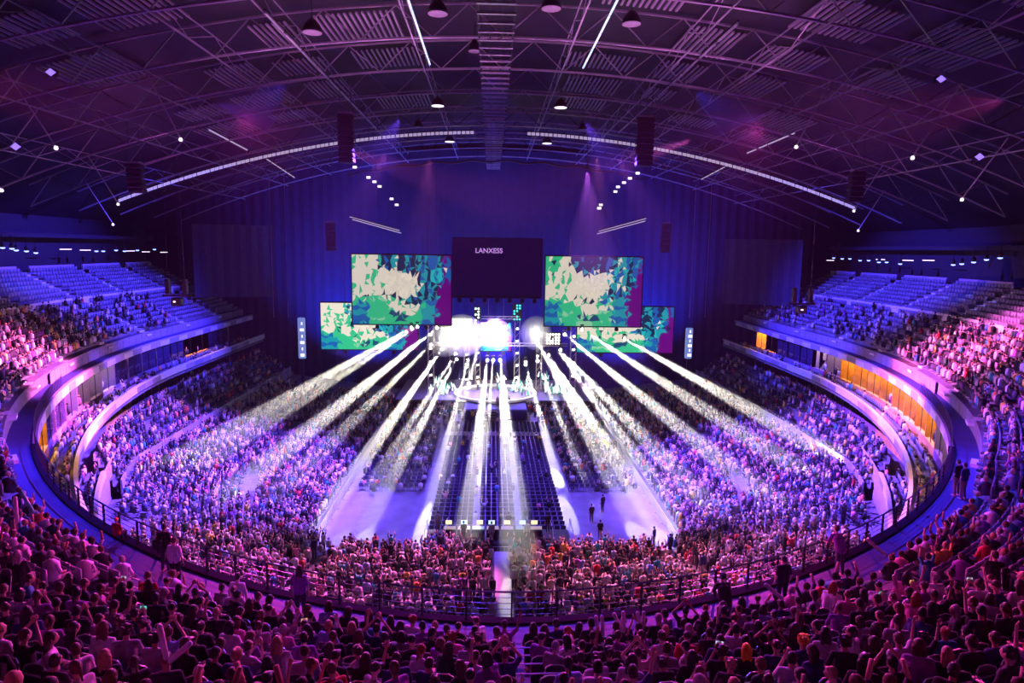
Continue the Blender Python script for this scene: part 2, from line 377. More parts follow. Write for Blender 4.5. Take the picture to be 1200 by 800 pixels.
# booths on the two box levels
def booth(s, w, lvl, kind, label):
    z0 = (ZB if lvl == 0 else ZC) - 0.9; z1 = (ZA if lvl == 0 else ZB) - (0.35 if lvl == 0 else 0.95)
    tf, tb = (0.35, 2.9) if lvl == 0 else (0.3, 2.7)
    r = thing('booth', label, 'booth', group='booths of the box levels')
    wm = {'amber': M_owall, 'pink': M_pwall, 'dark': M_wall, 'white': M_white, 'red': M_red}[kind]
    m = MB(); slab(m, s - w / 2, s + w / 2, tb, tb + 0.1, z0, z1); m.build('back_wall', wm, r)
    for e in (-1, 1):
        m = MB(); slab(m, s + e * w / 2 - 0.06, s + e * w / 2 + 0.06, tf, tb, z0, z1, 0, 1); m.build('partition', M_mauve if kind != 'amber' else wm, r)
    m = MB(); slab(m, s - w / 2, s + w / 2, tf, tf + 0.35, z0, z0 + 0.95); m.build('counter', wm if kind != 'dark' else M_grey, r)
    if kind == 'dark':
        m = MB(); slab(m, s - w / 2 + 0.1, s + w / 2 - 0.1, tf + 0.1, tf + 0.14, z0 + 0.95, z1 - 0.05); m.build('window_pane', M_glass, r)
    else:
        m = MB(); slab(m, s - w * 0.42, s + w * 0.42, tf + 0.4, tb - 0.4, z1 - 0.16, z1 - 0.08); m.build('ceiling_lamp', {'amber': M_orange, 'pink': M_white2, 'white': M_white2, 'red': M_white2}[kind], r)
        m = MB(); x, y = ring(s, tb - 1.1); m.bbox((x, y, z0 + 0.55), (w * 0.5, 0.6, 1.1), tangent(s)); m.build('bar_table', wm, r)
        m = MB(); slab(m, s + w * 0.18, s + w * 0.34, tb - 0.06, tb - 0.02, z0, z0 + 2.0); m.build('door', M_grey if kind == 'pink' else M_wall, r)
    if kind in ('amber', 'pink'):
        for q in range(2):
            m = MB(); slab(m, s - w * .44, s - w * .05, tb - .35, tb - .05, z0 + 1.15 + q * .55, z0 + 1.22 + q * .55, 0, 1); sh_ = m.build('shelf', M_wall, r)
            m = MB(); slab(m, s - w * .40 + q * .5, s - w * .40 + .3 + q * .5, tb - .3, tb - .1, z0 + 1.22 + q * .55, z0 + 1.5 + q * .55, 0, 1); m.build('shelf_goods', M_mauve, sh_)
        m = MB(); x, y = ring(s + w * .05, tf + 1.0); m.lathe((x, y, z1 - .75), [(.05, .3), (.16, .2), (.2, 0)], 8); m.tube([(x, y, z1 - .45), (x, y, z1)], .012, 3); m.build('pendant_lamp', M_lampS, r)
    for e in (-0.5, 0, 0.5):
        m = MB(); m.tube([P3(s + e * w)(tf + 0.05, z0), P3(s + e * w)(tf + 0.05, z1)], 0.035, 5); m.build('mullion', M_dark, r)
BK = {}
for sd in (-1, 1):
    for lvl in (0, 1):
        j = 0; y = 96.0; s = s_of_y(100, sd)
        while abs(s) > 12:
            w = 3.6; c = s - sd * w / 2; yy = float(ring(c, 0)[1]); kd = 'dark'
            if sd < 0 and lvl == 0: kd = 'amber' if (86 < yy < 93 or 41 < yy < 48) else 'pink' if (53 < yy < 63 or 30 < yy < 37) else 'white' if 63 < yy < 67 else 'dark'
            if sd < 0 and lvl == 1: kd = 'amber' if (63 < yy < 71 or 86 < yy < 92 or 40 < yy < 46 or 31 < yy < 38) else 'red' if 46 < yy < 52 else 'dark'
            if sd > 0 and lvl == 0: kd = 'amber' if (48 < yy < 76 or 35 < yy < 42 or 93 < yy < 99) else 'pink' if (42 <= yy <= 48 or 76 <= yy < 82) else 'dark'
            if sd > 0 and lvl == 1: kd = 'amber' if (34 < yy < 64 or 84 < yy < 95) else 'pink' if 64 <= yy < 84 else 'dark'
            if sd > 0 and lvl == 0 and 28 < yy < 33: kd = 'red'
            dsc = {'amber': 'amber-lit', 'pink': 'pink-lit', 'dark': 'unlit dark-windowed', 'white': 'white-walled lit', 'red': 'red-walled'}[kd]
            booth(c, w, lvl, kd, '%s booth, %s from the stage on the %s %s box level' % (dsc, nth(j), 'left' if sd < 0 else 'right', 'upper' if lvl == 0 else 'lower'))
            s -= sd * w; j += 1

# ------------------------------------------------------------------ railing along the ring
def railing(name, label, s0, s1, t, z, h, nr, sp):
    r = thing(name, label, 'railing', group='ring railings'); ss = np.arange(s0, s1 + 0.01, 0.5)
    m = MB(); m.tube([P3(s)(t, z + h) for s in ss], 0.03, 6); m.build('top_rail', M_rail, r)
    for q in range(1, nr + 1):
        m = MB(); m.tube([P3(s)(t, z + h * q / (nr + 1)) for s in ss], 0.011, 4); m.build('wire_rail', M_rail, r)
    pm = MB(); pm.box((0, 0, h / 2), (0.045, 0.07, h)); me = pm.mesh('post', M_dark)
    for s in np.arange(s0 + 0.3, s1, sp):
        x, y = ring(s, t); link_mesh('post', me, r, (x, y, z), tangent(s))
    return r
railing('railing', 'dark steel railing with posts and wires along the near walkway edge', -26, 26, 0.1, ZA + 0.05, 0.90, 4, 1.35)
def bar_railing(label, s0, s1):
    r = thing('railing', label, 'railing', group='ring railings'); ss = np.arange(s0, s1 + 0.01, 0.5)
    m = MB(); m.tube([P3(s)(0.1, ZA + 0.96) for s in ss], 0.028, 5); m.build('top_rail', M_rail, r)
    pm = MB(); pm.box((0, 0, 0.41), (0.03, 0.05, 0.82)); me = pm.mesh('baluster', M_rail)
    for s in np.arange(s0 + 0.2, s1, 0.45):
        x, y = ring(s, 0.1); link_mesh('baluster', me, r, (x, y, ZA + 0.14), tangent(s))
for sd, w_ in ((-1, 'left'), (1, 'right')):
    a_, b_ = sorted((sd * 26, s_of_y(52, sd))); bar_railing('blue-lit upright bar railing on the %s bend of the upper ring' % w_, a_, b_)
    a_, b_ = sorted((s_of_y(52.5, sd), s_of_y(104, sd)))
    gr = thing('railing', 'glass balustrade with pale rail along the far %s side of the ring' % w_, 'railing', group='ring railings')
    ss = np.arange(a_, b_, 1.0)
    m = MB(); m.tube([P3(s)(1.25, ZA + 0.95) for s in ss], 0.025, 5); m.build('top_rail', M_mauve, gr)
    for s in np.arange(a_, b_ - 1.6, 1.5):
        m = MB(); slab(m, s, s + 1.44, 1.23, 1.26, ZA, ZA + 0.92, 0, 1)
        m.build('glass_panel', mat('balustrade_glass', (0.35, 0.32, 0.5), 0.15), gr)

# ------------------------------------------------------------------ lower stand
def floor_edge(s):
    x, y = ring(s, 0); X = (x - RX) / RA; a = 0.45; ax = abs(X); sg = 1 if X >= 0 else -1
    y0 = 33.3
    if ax < a:
        u = ax / a; ex = 15.2 * u; ey = 48.8 + (max(0, u - 0.75) / 0.25) ** 2 * 2.0; return RX + sg * ex, ey
    yR0 = RY - RB * (1 - a ** RN) ** (1 / RN)
    return RX + sg * 15.2, 50.8 + (y - yR0) * (110 - 50.8) / (110 - yR0)
def mid_edge(s):
    x, y = ring(s, -3.4); x = max(RX - 32.6, min(RX + 32.6, x)); return float(x), float(y)
def lower(s, k):
    a, b = floor_edge(s), mid_edge(s); y = float(ring(s, 0)[1]); q = min(1, max(0, (y - 24) / 30)); zo = 5.6 * (1 - q) + 3.3 * q
    return (a[0] + (b[0] - a[0]) * k, a[1] + (b[1] - a[1]) * k, 0.9 + (zo - 0.9) * k)
NL = 26
LS = [s for s in np.arange(-s_of_y(109, 1), s_of_y(109, 1), 1.0)]
m = MB()
for i in range(len(LS) - 1):
    sec = []
    for s in LS[i:i + 2]:
        pts = [(*lower(s, 0)[:2], 0.0)]
        for r_ in range(NL):
            p = lower(s, r_ / NL); q = lower(s, (r_ + 1) / NL); pts += [p, (q[0], q[1], p[2])]
        e = lower(s, 1); pts += [e, (e[0], e[1], e[2] + 0.05)]; sec.append(pts)
    n = len(sec[0]); m.add(sec[0] + sec[1], [(j, j + n, j + n + 1, j + 1) for j in range(n - 1)])
m.build('floor_lower_stand', M_conc)['kind'] = 'structure'
def upper_low(s, k):
    a = mid_edge(s); b = ring(s, -1.6); return (a[0] + (b[0] - a[0]) * k, a[1] + (b[1] - a[1]) * k, 4.0 + 3.4 * k)
for sd in (-1, 1):
    ss = [sd * q for q in np.arange(s_of_y(52, 1), s_of_y(108, 1), 1.2)]; m = MB(); sec = []
    for s in ss:
        pts = [(*mid_edge(s), 3.0)]
        for r_ in range(6):
            p = upper_low(s, r_ / 6); q = upper_low(s, (r_ + 1) / 6); pts += [p, (q[0], q[1], p[2])]
        pts.append(upper_low(s, 1)); sec.append(pts)
    n = len(sec[0])
    m.add(sum(sec, []), [(i * n + j, i * n + n + j, i * n + n + j + 1, i * n + j + 1) for i in range(len(ss) - 1) for j in range(n - 1)])
    m.build('floor_middle_stand', M_conc)['kind'] = 'structure'
    w_ = thing('wall_parapet_' + ('left' if sd < 0 else 'right'), None, None); w_['kind'] = 'structure'
    for i in range(0, len(ss) - 2, 2):
        a, b = mid_edge(ss[i]), mid_edge(ss[i + 2]); c = ((a[0] + b[0]) / 2, (a[1] + b[1]) / 2)
        mm = MB(); mm.box((c[0], c[1], 4.3), (math.hypot(b[0] - a[0], b[1] - a[1]) - 0.06, 0.14, 1.5), math.atan2(b[1] - a[1], b[0] - a[0]))
        mm.build('panel', M_grey if (i // 2) % 3 else M_mauve, w_)
m = MB(); ss = [q for q in VIEW_S if abs(q) < LIMC + 12]; v = []
for q in ss:
    e = lower(q, 1); v += [(e[0], e[1], e[2] + 0.02), P3(q)(TC + 0.12, e[2] + 0.02)]
m.add(v, [(2 * i, 2 * i + 1, 2 * i + 3, 2 * i + 2) for i in range(len(ss) - 1)]); m.build('floor_gangway', M_conc)['kind'] = 'structure'
# wall below the lowest ring coping
m = MB(); m.sweep([P3(s) for s in VIEW_S if abs(s) < LIMC + 8], [(TC + 0.1, 2.5), (TC + 0.1, ZC - 0.2)]); m.build('wall_ring', M_mauve)['kind'] = 'structure'
# stairs down the near lower stand
for x_, n_ in ((0.9, 'central'), (-11.5, 'left'), (13.0, 'right')):
    ex = min(range(len(SG)), key=lambda q: abs(GX[q] - x_ * 1.05) + (0 if GY[q] < 40 else 99)); s = SG[ex]
    st = thing('stand_stairs', '%s lilac-lit stairs down through the near lower crowd' % n_, 'stairs', group='stairs of the near lower stand')
    sm = MB(); sm.box((0, 0, 0), (1.1, 0.5, 0.12)); me = sm.mesh('step', M_mauve)
    for r_ in range(NL):
        for h in (0, 0.5):
            p = lower(s, (r_ + 0.25 + h) / NL); link_mesh('step', me, st, (p[0], p[1], p[2] + (0.03 if h == 0 else 0.09)))

# ------------------------------------------------------------------ roof
def zroof(x): return 38.6 - 8.7 * ((x - RX) / 45.0) ** 2
XS = [RX + x for x in np.arange(-60, 60.1, 3.0)]
m = MB(); vs = []
ysR = [-12, 128]
for x in XS: vs += [(x, ysR[0], zroof(x) + 2.6), (x, ysR[1], zroof(x) + 2.6)]
m.add(vs, [(2 * i, 2 * i + 1, 2 * i + 3, 2 * i + 2) for i in range(len(XS) - 1)]); m.build('ceiling', M_roof)['kind'] = 'structure'
# ribs of the deck: short louvre strips in bays between the trusses, each bay a thing of slats
TY = [31, 40.2, 49.2, 57.5, 66, 74.5, 83, 92, 101, 110]
LX = [-40, -33, -26, -19.2, -13.6, -5.6, 5.6, 13.6, 19.2, 26, 33, 40]
sl = MB(); sl.box((0, 0, 0), (0.16, 1, 0.12)); me_sl = sl.mesh('slat', M_steel)
for bi in range(len(TY) - 4):
    y0, y1 = TY[bi], TY[bi + 1]
    for li in range(len(LX) - 1):
        xa, xb = LX[li], LX[li + 1]
        if xa == -5.6 or abs((xa + xb) / 2) > 36: continue
        if (bi * 7 + li * 3) % 4 == 0: continue
        r = thing('roof_grille', 'roof grille of slats, bay %s from the near end, %s strip from the left wall' % (nth(bi), nth(li)), 'grille', group='slatted roof bays')
        x0 = xa + (xb - xa) * (0.12 + 0.1 * ((bi + li) % 3)); n = 0; x = x0
        while x < xb - 0.9 and n < 14:
            o = link_mesh('slat', me_sl, r, (x, (y0 + y1) / 2, zroof(x) + 2.2)); o.scale = (1, (y1 - y0) * (0.5 + 0.12 * ((bi * 5 + li) % 3)), 1); x += 0.42; n += 1
# arched trusses across the hall
for k, y in enumerate(TY):
    r = thing('roof_truss', 'arched steel roof truss across the hall, %s from the near end' % nth(k), 'truss', group='arched roof trusses')
    xs = [RX + q for q in np.arange(-50, 50.1, 2.5)]
    m = MB(); m.tube([(x, y, zroof(x)) for x in xs], 0.10, 5); m.build('bottom_chord', M_steel, r)
    m = MB(); m.tube([(x, y, zroof(x) + 2.2) for x in xs], 0.09, 4); m.build('top_chord', M_steel, r)
    for i in range(0, len(xs) - 1):
        a = (xs[i], y, zroof(xs[i]) + (2.2 if i % 2 else 0)); b = (xs[i + 1], y, zroof(xs[i + 1]) + (0 if i % 2 else 2.2))
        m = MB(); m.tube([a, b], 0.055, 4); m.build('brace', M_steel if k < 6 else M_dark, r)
# purlins along the hall
for k, x in enumerate(LX):
    r = thing('roof_purlin', 'long steel purlin running towards the stage, %s from the left wall' % nth(k), 'beam', group='roof purlins')
    m = MB(); m.tube([(x, 22, zroof(x) - 0.05), (x, 112, zroof(x) - 0.05)], 0.07, 4); m.build('lower_flange', M_steel, r)
    m = MB(); m.tube([(x, 22, zroof(x) + 1.3), (x, 112, zroof(x) + 1.3)], 0.05, 4); m.build('upper_flange', M_steel, r)
    y = 24; f = 0
    while y < 108:
        m = MB(); m.tube([(x, y, zroof(x) + (0 if f % 2 else 1.3)), (x, y + 4.2, zroof(x) + (1.3 if f % 2 else 0))], 0.035, 3, caps=False); m.build('brace', M_steel, r); y += 4.2; f += 1
# hangers: V-shaped rods beneath the side trusses
for k, (x, y) in enumerate([(-38, 50), (-38, 66), (-30, 44), (-24, 49), (38, 50), (38, 66), (30, 44), (24, 49), (-43, 74), (43, 74)]):
    r = thing('roof_brace', 'slanting rod brace hanging under the %s roof side, %s of its row' % ('left' if x < 0 else 'right', nth({0: 0, 1: 1, 2: 2, 3: 3, 8: 4, 4: 0, 5: 1, 6: 2, 7: 3, 9: 4}[k])), 'brace', group='rod braces')
    m = MB(); m.tube([(x, y, zroof(x)), (x + (3 if x < 0 else -3) * 0.3, y + 3, zroof(x) - 4.2)], 0.05, 4); m.build('rod', M_steel, r)
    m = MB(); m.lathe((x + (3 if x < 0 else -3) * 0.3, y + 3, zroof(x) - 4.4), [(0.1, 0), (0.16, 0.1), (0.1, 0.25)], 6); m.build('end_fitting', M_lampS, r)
# lit tubes: bright strip lights on some purlins
def strip(label, pts, seg, gap, r_, mt, nm='strip_light'):
    o = thing(nm, label, 'light', group='strip lights in the roof'); a, b = Vector(pts[0]), Vector(pts[1]); L = (b - a).length; d = (b - a) / L; q = 0
    m = MB(); m.box((0, 0, 0), (1, 0.06, 0.06)); hs = MB(); hs.tube([a + Vector((0, 0, 0.14)), b + Vector((0, 0, 0.14))], 0.06, 4); hs.build('housing', M_dark, o)
    while q < L - seg * 0.5:
        p0, p1 = a + d * q, a + d * min(L, q + seg); mm = MB(); mm.tube([p0, p1], r_, 5); mm.build('tube', mt, o); q += seg + gap
ZL = zroof(5.6) - 0.2
strip('pale cyan strip light left of the central catwalk', ((-5.0, 40, ZL), (-5.0, 55.5, ZL)), 3.2, 0.25, 0.07, M_cyan)
strip('pale cyan strip light right of the central catwalk', ((7.1, 40, ZL), (7.1, 55.5, ZL)), 3.2, 0.25, 0.07, M_cyan)
strip('dim teal strip light over the left of the hall', ((-13.4, 42, zroof(-13.4) - .2), (-13.4, 80, zroof(-13.4) - .2)), 3.4, 0.6, 0.09, M_rowrail)
strip('dim lilac strip light over the right of the hall', ((14.6, 42, zroof(14.6) - .2), (14.6, 80, zroof(14.6) - .2)), 3.4, 0.6, 0.09, M_rowrail)
strip('dashed strip light high on the left roof side', (at(245, 152, Y=70), at(292, 177, Y=80)), 1.4, 0.2, 0.08, M_paleglow)
strip('dashed strip light high on the right roof side', (at(931, 156, Y=70), at(872, 181, Y=80)), 1.4, 0.2, 0.08, M_paleglow)
strip('short dashed strip light lower on the left roof side', (at(312, 186, Y=84), at(345, 208, Y=92)), 1.2, 0.3, 0.07, M_paleglow)
strip('short dashed strip light lower on the right roof side', (at(856, 192, Y=84), at(822, 210, Y=92)), 1.2, 0.3, 0.07, M_paleglow)
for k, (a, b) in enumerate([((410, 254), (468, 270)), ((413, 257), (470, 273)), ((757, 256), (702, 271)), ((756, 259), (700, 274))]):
    strip('thin pink tube light over the %s screen, %s one' % ('left' if k < 2 else 'right', 'upper' if k % 2 == 0 else 'lower'), (at(*a, Y=84), at(*b, Y=96)), 20, 0, 0.06, M_paleglow)
# arch of metal louvres across the roof; their emission stands in for light on them
r = thing('louvre_arch', 'arched truss of small pale louvres with an added glow across the mid roof', 'truss')
xs = [RX + q for q in np.arange(-45, 45.1, 1.5)]
for dz in (-0.35, 0.15):
    m = MB(); m.tube([(x, 82, zroof(x) + dz - 0.9) for x in xs], 0.05, 4); m.build('chord', M_dark, r)
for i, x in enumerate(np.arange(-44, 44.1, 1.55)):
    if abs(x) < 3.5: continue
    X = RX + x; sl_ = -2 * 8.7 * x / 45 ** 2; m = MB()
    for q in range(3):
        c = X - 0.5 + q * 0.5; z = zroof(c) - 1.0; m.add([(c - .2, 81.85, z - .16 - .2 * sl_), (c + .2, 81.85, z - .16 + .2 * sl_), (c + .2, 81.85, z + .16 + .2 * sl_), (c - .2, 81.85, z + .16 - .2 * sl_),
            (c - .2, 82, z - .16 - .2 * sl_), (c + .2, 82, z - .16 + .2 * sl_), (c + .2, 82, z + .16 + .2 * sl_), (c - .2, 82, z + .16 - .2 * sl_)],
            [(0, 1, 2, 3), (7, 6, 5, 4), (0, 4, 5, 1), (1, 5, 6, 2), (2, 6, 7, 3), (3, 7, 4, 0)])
    m.build('glowing_louvre', M_paleglow, r)
r = thing('cable_arch', 'thick dark cable bundle looping across the roof before the stage', 'cable')
m = MB(); m.tube([(RX + x, 92, 24 + 11.6 - 0.006 * x * x * 0.9 + 0.15 * math.sin(x * 1.3)) for x in np.arange(-20, 20.1, 1.0)], 0.16, 5); m.build('cable', M_dark, r)
# central catwalk with ladder-like rungs
r = thing('central_catwalk', 'long ladder-like catwalk hung down the middle of the roof', 'catwalk')
for e in (-1.05, 1.05):
    m = MB(); m.box((RX - 0.6 + e, 72, 37.2), (0.12, 78, 0.35)); m.build('side_rail', M_dark, r)
    m = MB(); m.box((RX - 0.6 + e * 0.35, 72, 37.2), (0.06, 78, 0.2)); m.build('inner_rail', M_dark, r)
rm = MB(); rm.box((0, 0, 0), (2.2, 0.22, 0.1)); rme = rm.mesh('rung', M_rowrail)
for k in range(48): link_mesh('rung', rme, r, (RX - 0.6, 38 + k * 1.6, 37.0))
# round high-bay lamps
for k, (px, py, Y, rr) in enumerate([(513, 16, 44, .62), (646, 10, 44, .62), (740, 28, 46, .62), (366, 38, 46, .62), (513, 124, 68, .62), (657, 126, 68, .62), (490, 149, 78, .5), (683, 152, 78, .5), (527, 166, 86, .6), (641, 168, 86, .6), (556, 60, 52, .45)]):
    p = at(px, py, Y=Y); r = thing('high_bay_lamp', 'round high-bay lamp hanging in the roof, %s counted towards the stage' % nth(k), 'lamp', p, group='high-bay lamps')
    m = MB(); m.lathe((0, 0, 0), [(rr, 0), (rr * 1.05, 0.1), (rr * 0.8, 0.45), (rr * 0.35, 0.8)], 16); ho_ = m.build('housing', M_dark, r, True)
    m = MB(); m.lathe((0, 0, -0.03), [(rr * 0.75, 0), (rr * 0.98, 0), (rr * 0.98, 0.04), (rr * 0.75, 0.04)], 16); m.build('rim', M_lampS if k in (4, 5, 8, 9) else M_steel, ho_)
    m = MB(); m.tube([(0, 0, 0.7), (0, 0, 2.0)], 0.03, 4); m.build('hook_rod', M_dark, r)
# square lamps in two slanting rows over the screens
for k, (px, py) in enumerate([(416, 196), (432, 208), (439, 213), (445, 218.5), (459, 233), (465, 240), (747, 203), (738, 209), (731, 214), (724, 219), (721, 224.5), (704, 240), (702, 244)]):
    p = at(px, py, Y=84 + (k % 6) * 2); r = thing('square_floodlight', 'small square floodlight above the %s screen, %s in its slanting row' % ('left' if k < 6 else 'right', nth(k if k < 6 else k - 6)), 'light', p, group='square floodlights')
    m = MB(); m.bbox((0, 0, 0), (0.55, 0.2, 0.36), 0, 0.05); m.build('housing', M_dark, r)
    m = MB(); m.box((0, -0.12, 0), (0.48, 0.05, 0.28)); m.build('lens', M_lampS, r)
for k, (px, py) in enumerate([(60, 85), (1102, 93), (19, 172), (1147, 184)]):
    p = at(px, py, Y=40); r = thing('ceiling_projector', 'small violet-glowing lamp on the dark %s roof edge, %s one' % ('left' if px < 600 else 'right', 'upper' if k < 2 else 'lower'), 'lamp', p, group='violet roof-edge lamps')
    m = MB(); m.bbox((0, 0.1, 0), (0.55, 0.3, 0.4), 0, 0.05); m.build('housing', M_dark, r)
    m = MB(); m.add([(-.28, -.08, 0), (0, -.08, -.2), (.3, -.08, 0), (0, -.08, .22), (-.28, -.03, 0), (0, -.03, -.2), (.3, -.03, 0), (0, -.03, .22)], [(0, 1, 2, 3), (7, 6, 5, 4), (0, 4, 5, 1), (1, 5, 6, 2), (2, 6, 7, 3), (3, 7, 4, 0)])
    m.build('lens', mat('violet_lamp', (.5, .3, 1), emit=(0.35, 0.2, 1.0), estr=1.2), r)

# hanging line arrays of speakers
def line_array(label, px, y0, y1, Y, w, n):
    a, b = at(px, y0, Y=Y), at(px, y1, Y=Y); h = (a.z - b.z) / n; r = thing('line_array', label, 'speaker', (a.x, Y, b.z), group='hanging line arrays')
    for k in range(n):
        m = MB(); yy = -0.5 * (1 - (k / max(1, n - 1))) ** 2 * -1.0 * 0.5
        m.bbox((0, yy, h * (k + 0.5)), (w, 0.8, h * 0.93), 0, 0.08); m.build('cabinet', M_dark, r)
    m = MB(); m.box((0, 0, h * n + 0.1), (w * 0.8, 0.7, 0.14)); m.build('flying_frame', M_steel, r)
    for e in (-0.35, 0.35):
        m = MB(); m.tube([(e * w, 0, h * n), (e * w, 0, zroof(a.x) - b.z)], 0.03, 4); m.build('chain', M_rail, r)
line_array('tall black line array hanging left of centre, before the left screen', 405, 134, 191, 60, 1.35, 9)
line_array('tall black line array hanging right of centre, before the right screen', 757, 138, 195, 60, 1.5, 9)
line_array('short black line array high by the left stand roof edge', 158, 192, 226, 60, 1.3, 6)
line_array('short black line array high by the right stand roof edge', 1005, 201, 237, 60, 1.3, 6)
line_array('slim black line array left of the stage, above the left screen', 387, 261, 294, 90, 1.2, 7)
line_array('slim black line array right of the stage, above the right screen', 781, 262, 296, 90, 1.2, 7)
# followspot cradles hanging in front of the side stands
for px, py, Y, n_ in ((207, 338, 68, 'left'), (940, 348, 68, 'right')):
    p = at(px, py, Y=Y); r = thing('speaker_cradle', 'black hanging cradle of two speakers and a lamp before the %s stand' % n_, 'rig', p, group='hanging cradles')
    for e in (-0.85, 0.85):
        m = MB(); m.bbox((e, 0, 0.2), (0.42, 0.5, 1.5), 0, 0.05); m.build('speaker', M_dark, r)
        m = MB(); m.tube([(e, 0, 0.9), (e * 0.8, 0, zroof(p.x) - p.z)], 0.02, 3); m.build('cable', M_rail, r)
    m = MB(); m.box((0, 0, -0.7), (2.8, 0.2, 0.2)); m.build('crossbar', M_dark, r)
    m = MB(); m.bbox((0, 0, -1.3), (1.0, 0.8, 0.8), 0, 0.1); m.build('lamp_body', M_dark, r)
    m = MB(); m.lathe((-0.1, -0.42, -1.35), [(0.1, 0), (0.14, 0.06), (0.1, 0.14)], 8); m.build('lamp_lens', M_lampS, r)
# thin hanging cables at both sides of the stage
for k, px in enumerate((321, 338, 808, 826)):
    p = at(px, 372, Y=92); m = MB(); m.tube([(p.x, 92, p.z), (p.x, 92, 33)], 0.025, 4)
    o = m.build('hanging_cable', M_steel); tag(o, 'thin straight cable hanging %s of the stage, %s one' % ('left' if k < 2 else 'right', 'outer' if k in (0, 3) else 'inner'), 'cable', 'hanging cables')
# blue spotlights under the rear soffits, with light only from every second one
for side, lst in ((-1, [(3, 290), (14, 291), (19, 293), (31, 294), (42, 296), (113, 294), (121, 294), (136, 293), (146, 294), (161, 293), (181, 292)]),
                  (1, [(977, 302), (987, 303), (996, 303), (1008, 305), (1018, 305), (1030, 307), (1039, 307), (1055, 309), (1117, 310), (1127, 309), (1141, 307), (1156, 304), (1172, 302)])):
    for k, (px, py) in enumerate(lst):
        d = fwd + rt * (px - 600) / FPX + up * (400 - py) / FPX; t = (RX + side * 51.2) / d[0]; p = Vector((d[0] * t, d[1] * t, CAMZ + d[2] * t))
        r = thing('blue_spotlight', 'blue spotlight under the %s rear roof edge, %s from its near end' % ('left' if side < 0 else 'right', nth(k if side < 0 else len(lst) - 1 - k)), 'spotlight', p, group='blue spotlights of the rear edge')
        m = MB(); m.lathe((0, 0, 0.05), [(0.18, 0), (0.22, 0.25), (0.12, 0.5)], 8); m.build('housing', M_dark, r)
        m = MB(); m.lathe((0, 0, -0.12), [(0.05, 0), (0.2, 0.05), (0.24, 0.14)], 8); m.build('lens', M_blamp, r)
        m = MB(); m.tube([(0, 0, 0.5), (0, 0, 1.4)], 0.03, 4); m.build('bracket', M_dark, r)
        if k % 2 == 0: spot('spotlight_beam', p - Vector((0, 0, 0.2)), p + Vector((-side * 2.5, -1, -8)), (0.12, 0.16, 1.0), 2200, 34, 0.7, 0.08)
for k, (px, py) in enumerate([(77, 292), (100, 293), (153, 294), (171, 295), (192, 295.5), (1064, 305), (1088, 305), (973, 305), (1032, 304)]):
    side = -1 if px < 600 else 1
    d = fwd + rt * (px - 600) / FPX + up * (400 - py) / FPX; t = (RX + side * 52.5) / d[0]; p = (d[0] * t, d[1] * t, CAMZ + d[2] * t)
    m = MB(); m.bbox((0, 0, 0), (0.12, 2.2, 0.1), 0, 0.02)
    tag(m.build('emergency_light', M_lampS, None, False, p), 'slim pale tube light behind the %s stand, %s one' % ('left' if side < 0 else 'right', nth(k if k < 5 else k - 5)), 'light', 'tube lights behind the stands')

# ------------------------------------------------------------------ stage
r = thing('stage', 'wide dark stage deck with a runway pointing at the audience', 'stage', (RX, 0, 0))
m = MB(); m.bbox((0, 105, 0.9), (30, 16, 1.8), 0, 0.2); m.build('deck', M_dark, r)
m = MB(); m.box((0, 105, 1.82), (29.6, 15.6, 0.06)); m.build('deck_surface', mat('stage_floor', (0.25, 0.22, 0.32), 0.25), r)
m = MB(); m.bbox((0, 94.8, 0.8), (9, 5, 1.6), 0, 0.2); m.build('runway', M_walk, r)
m = MB(); m.lathe((0, 101.5, 1.84), [(6.4, 0), (6.4, 0.35), (5.9, 0.35), (5.9, 0)], 36); m.build('round_riser', M_white, r)
for k in range(5):
    m = MB(); m.box((-1.2 + 0.0, 92.2 - 0.3 * k, 1.4 - 0.32 * k), (3, 0.3, 0.12)); m.build('step', M_grey, r)
def fcol(u, v, R, i, j, seed):
    hv = random.Random(seed * 977 + i * 31 + (j // 4) * 7); hh = random.Random(seed * 131 + (i // 5) * 17 + j * 3)
    n = (hh if v < .36 else hv).random() * .75 + .25 * R.random(); a = R.random()
    cream = (0.75, 0.68, 0.55); green = (0.02, 0.50, 0.22); teal = (0.0, 0.30, 0.36); blue = (0.0, 0.10, 0.38); dark = (0.0, 0.02, 0.06); purple = (0.12, 0.0, 0.17)
    if u > 0.86 and v < 0.42 + 0.2 * n: return purple
    if u > 0.93: return purple if n < .6 else blue
    if u < 0.16 and v < 0.30: return blue if n < .5 else teal
    if v < 0.34:
        if 0.36 < u < 0.66 and v > 0.22: return cream if n < .85 else green
        if abs(u - 0.47) < 0.08 and abs(v - 0.15) < 0.035: return (0, 0.06, 0.14)
        if u > 0.7: return teal if n < .6 else blue
        return green if n < .75 else (0.25, 0.6, 0.35)
    if v > 0.80 and u > 0.28: return (blue, dark, teal, cream)[int(n * 3.3)]
    if u < 0.34: return cream if n < 0.62 else (green if n < 0.88 else dark)
    if u < 0.66 and abs(v - 0.62) < 0.20 - 0.2 * abs(u - .45): return tuple(c * (0.9 + 0.2 * a) for c in cream)
    if u > 0.56: return (blue, teal, dark, (0.0, 0.45, 0.5))[int(n * 3.99)] if n > .12 else cream
    return green if n < .5 else (dark if n < .6 else cream)
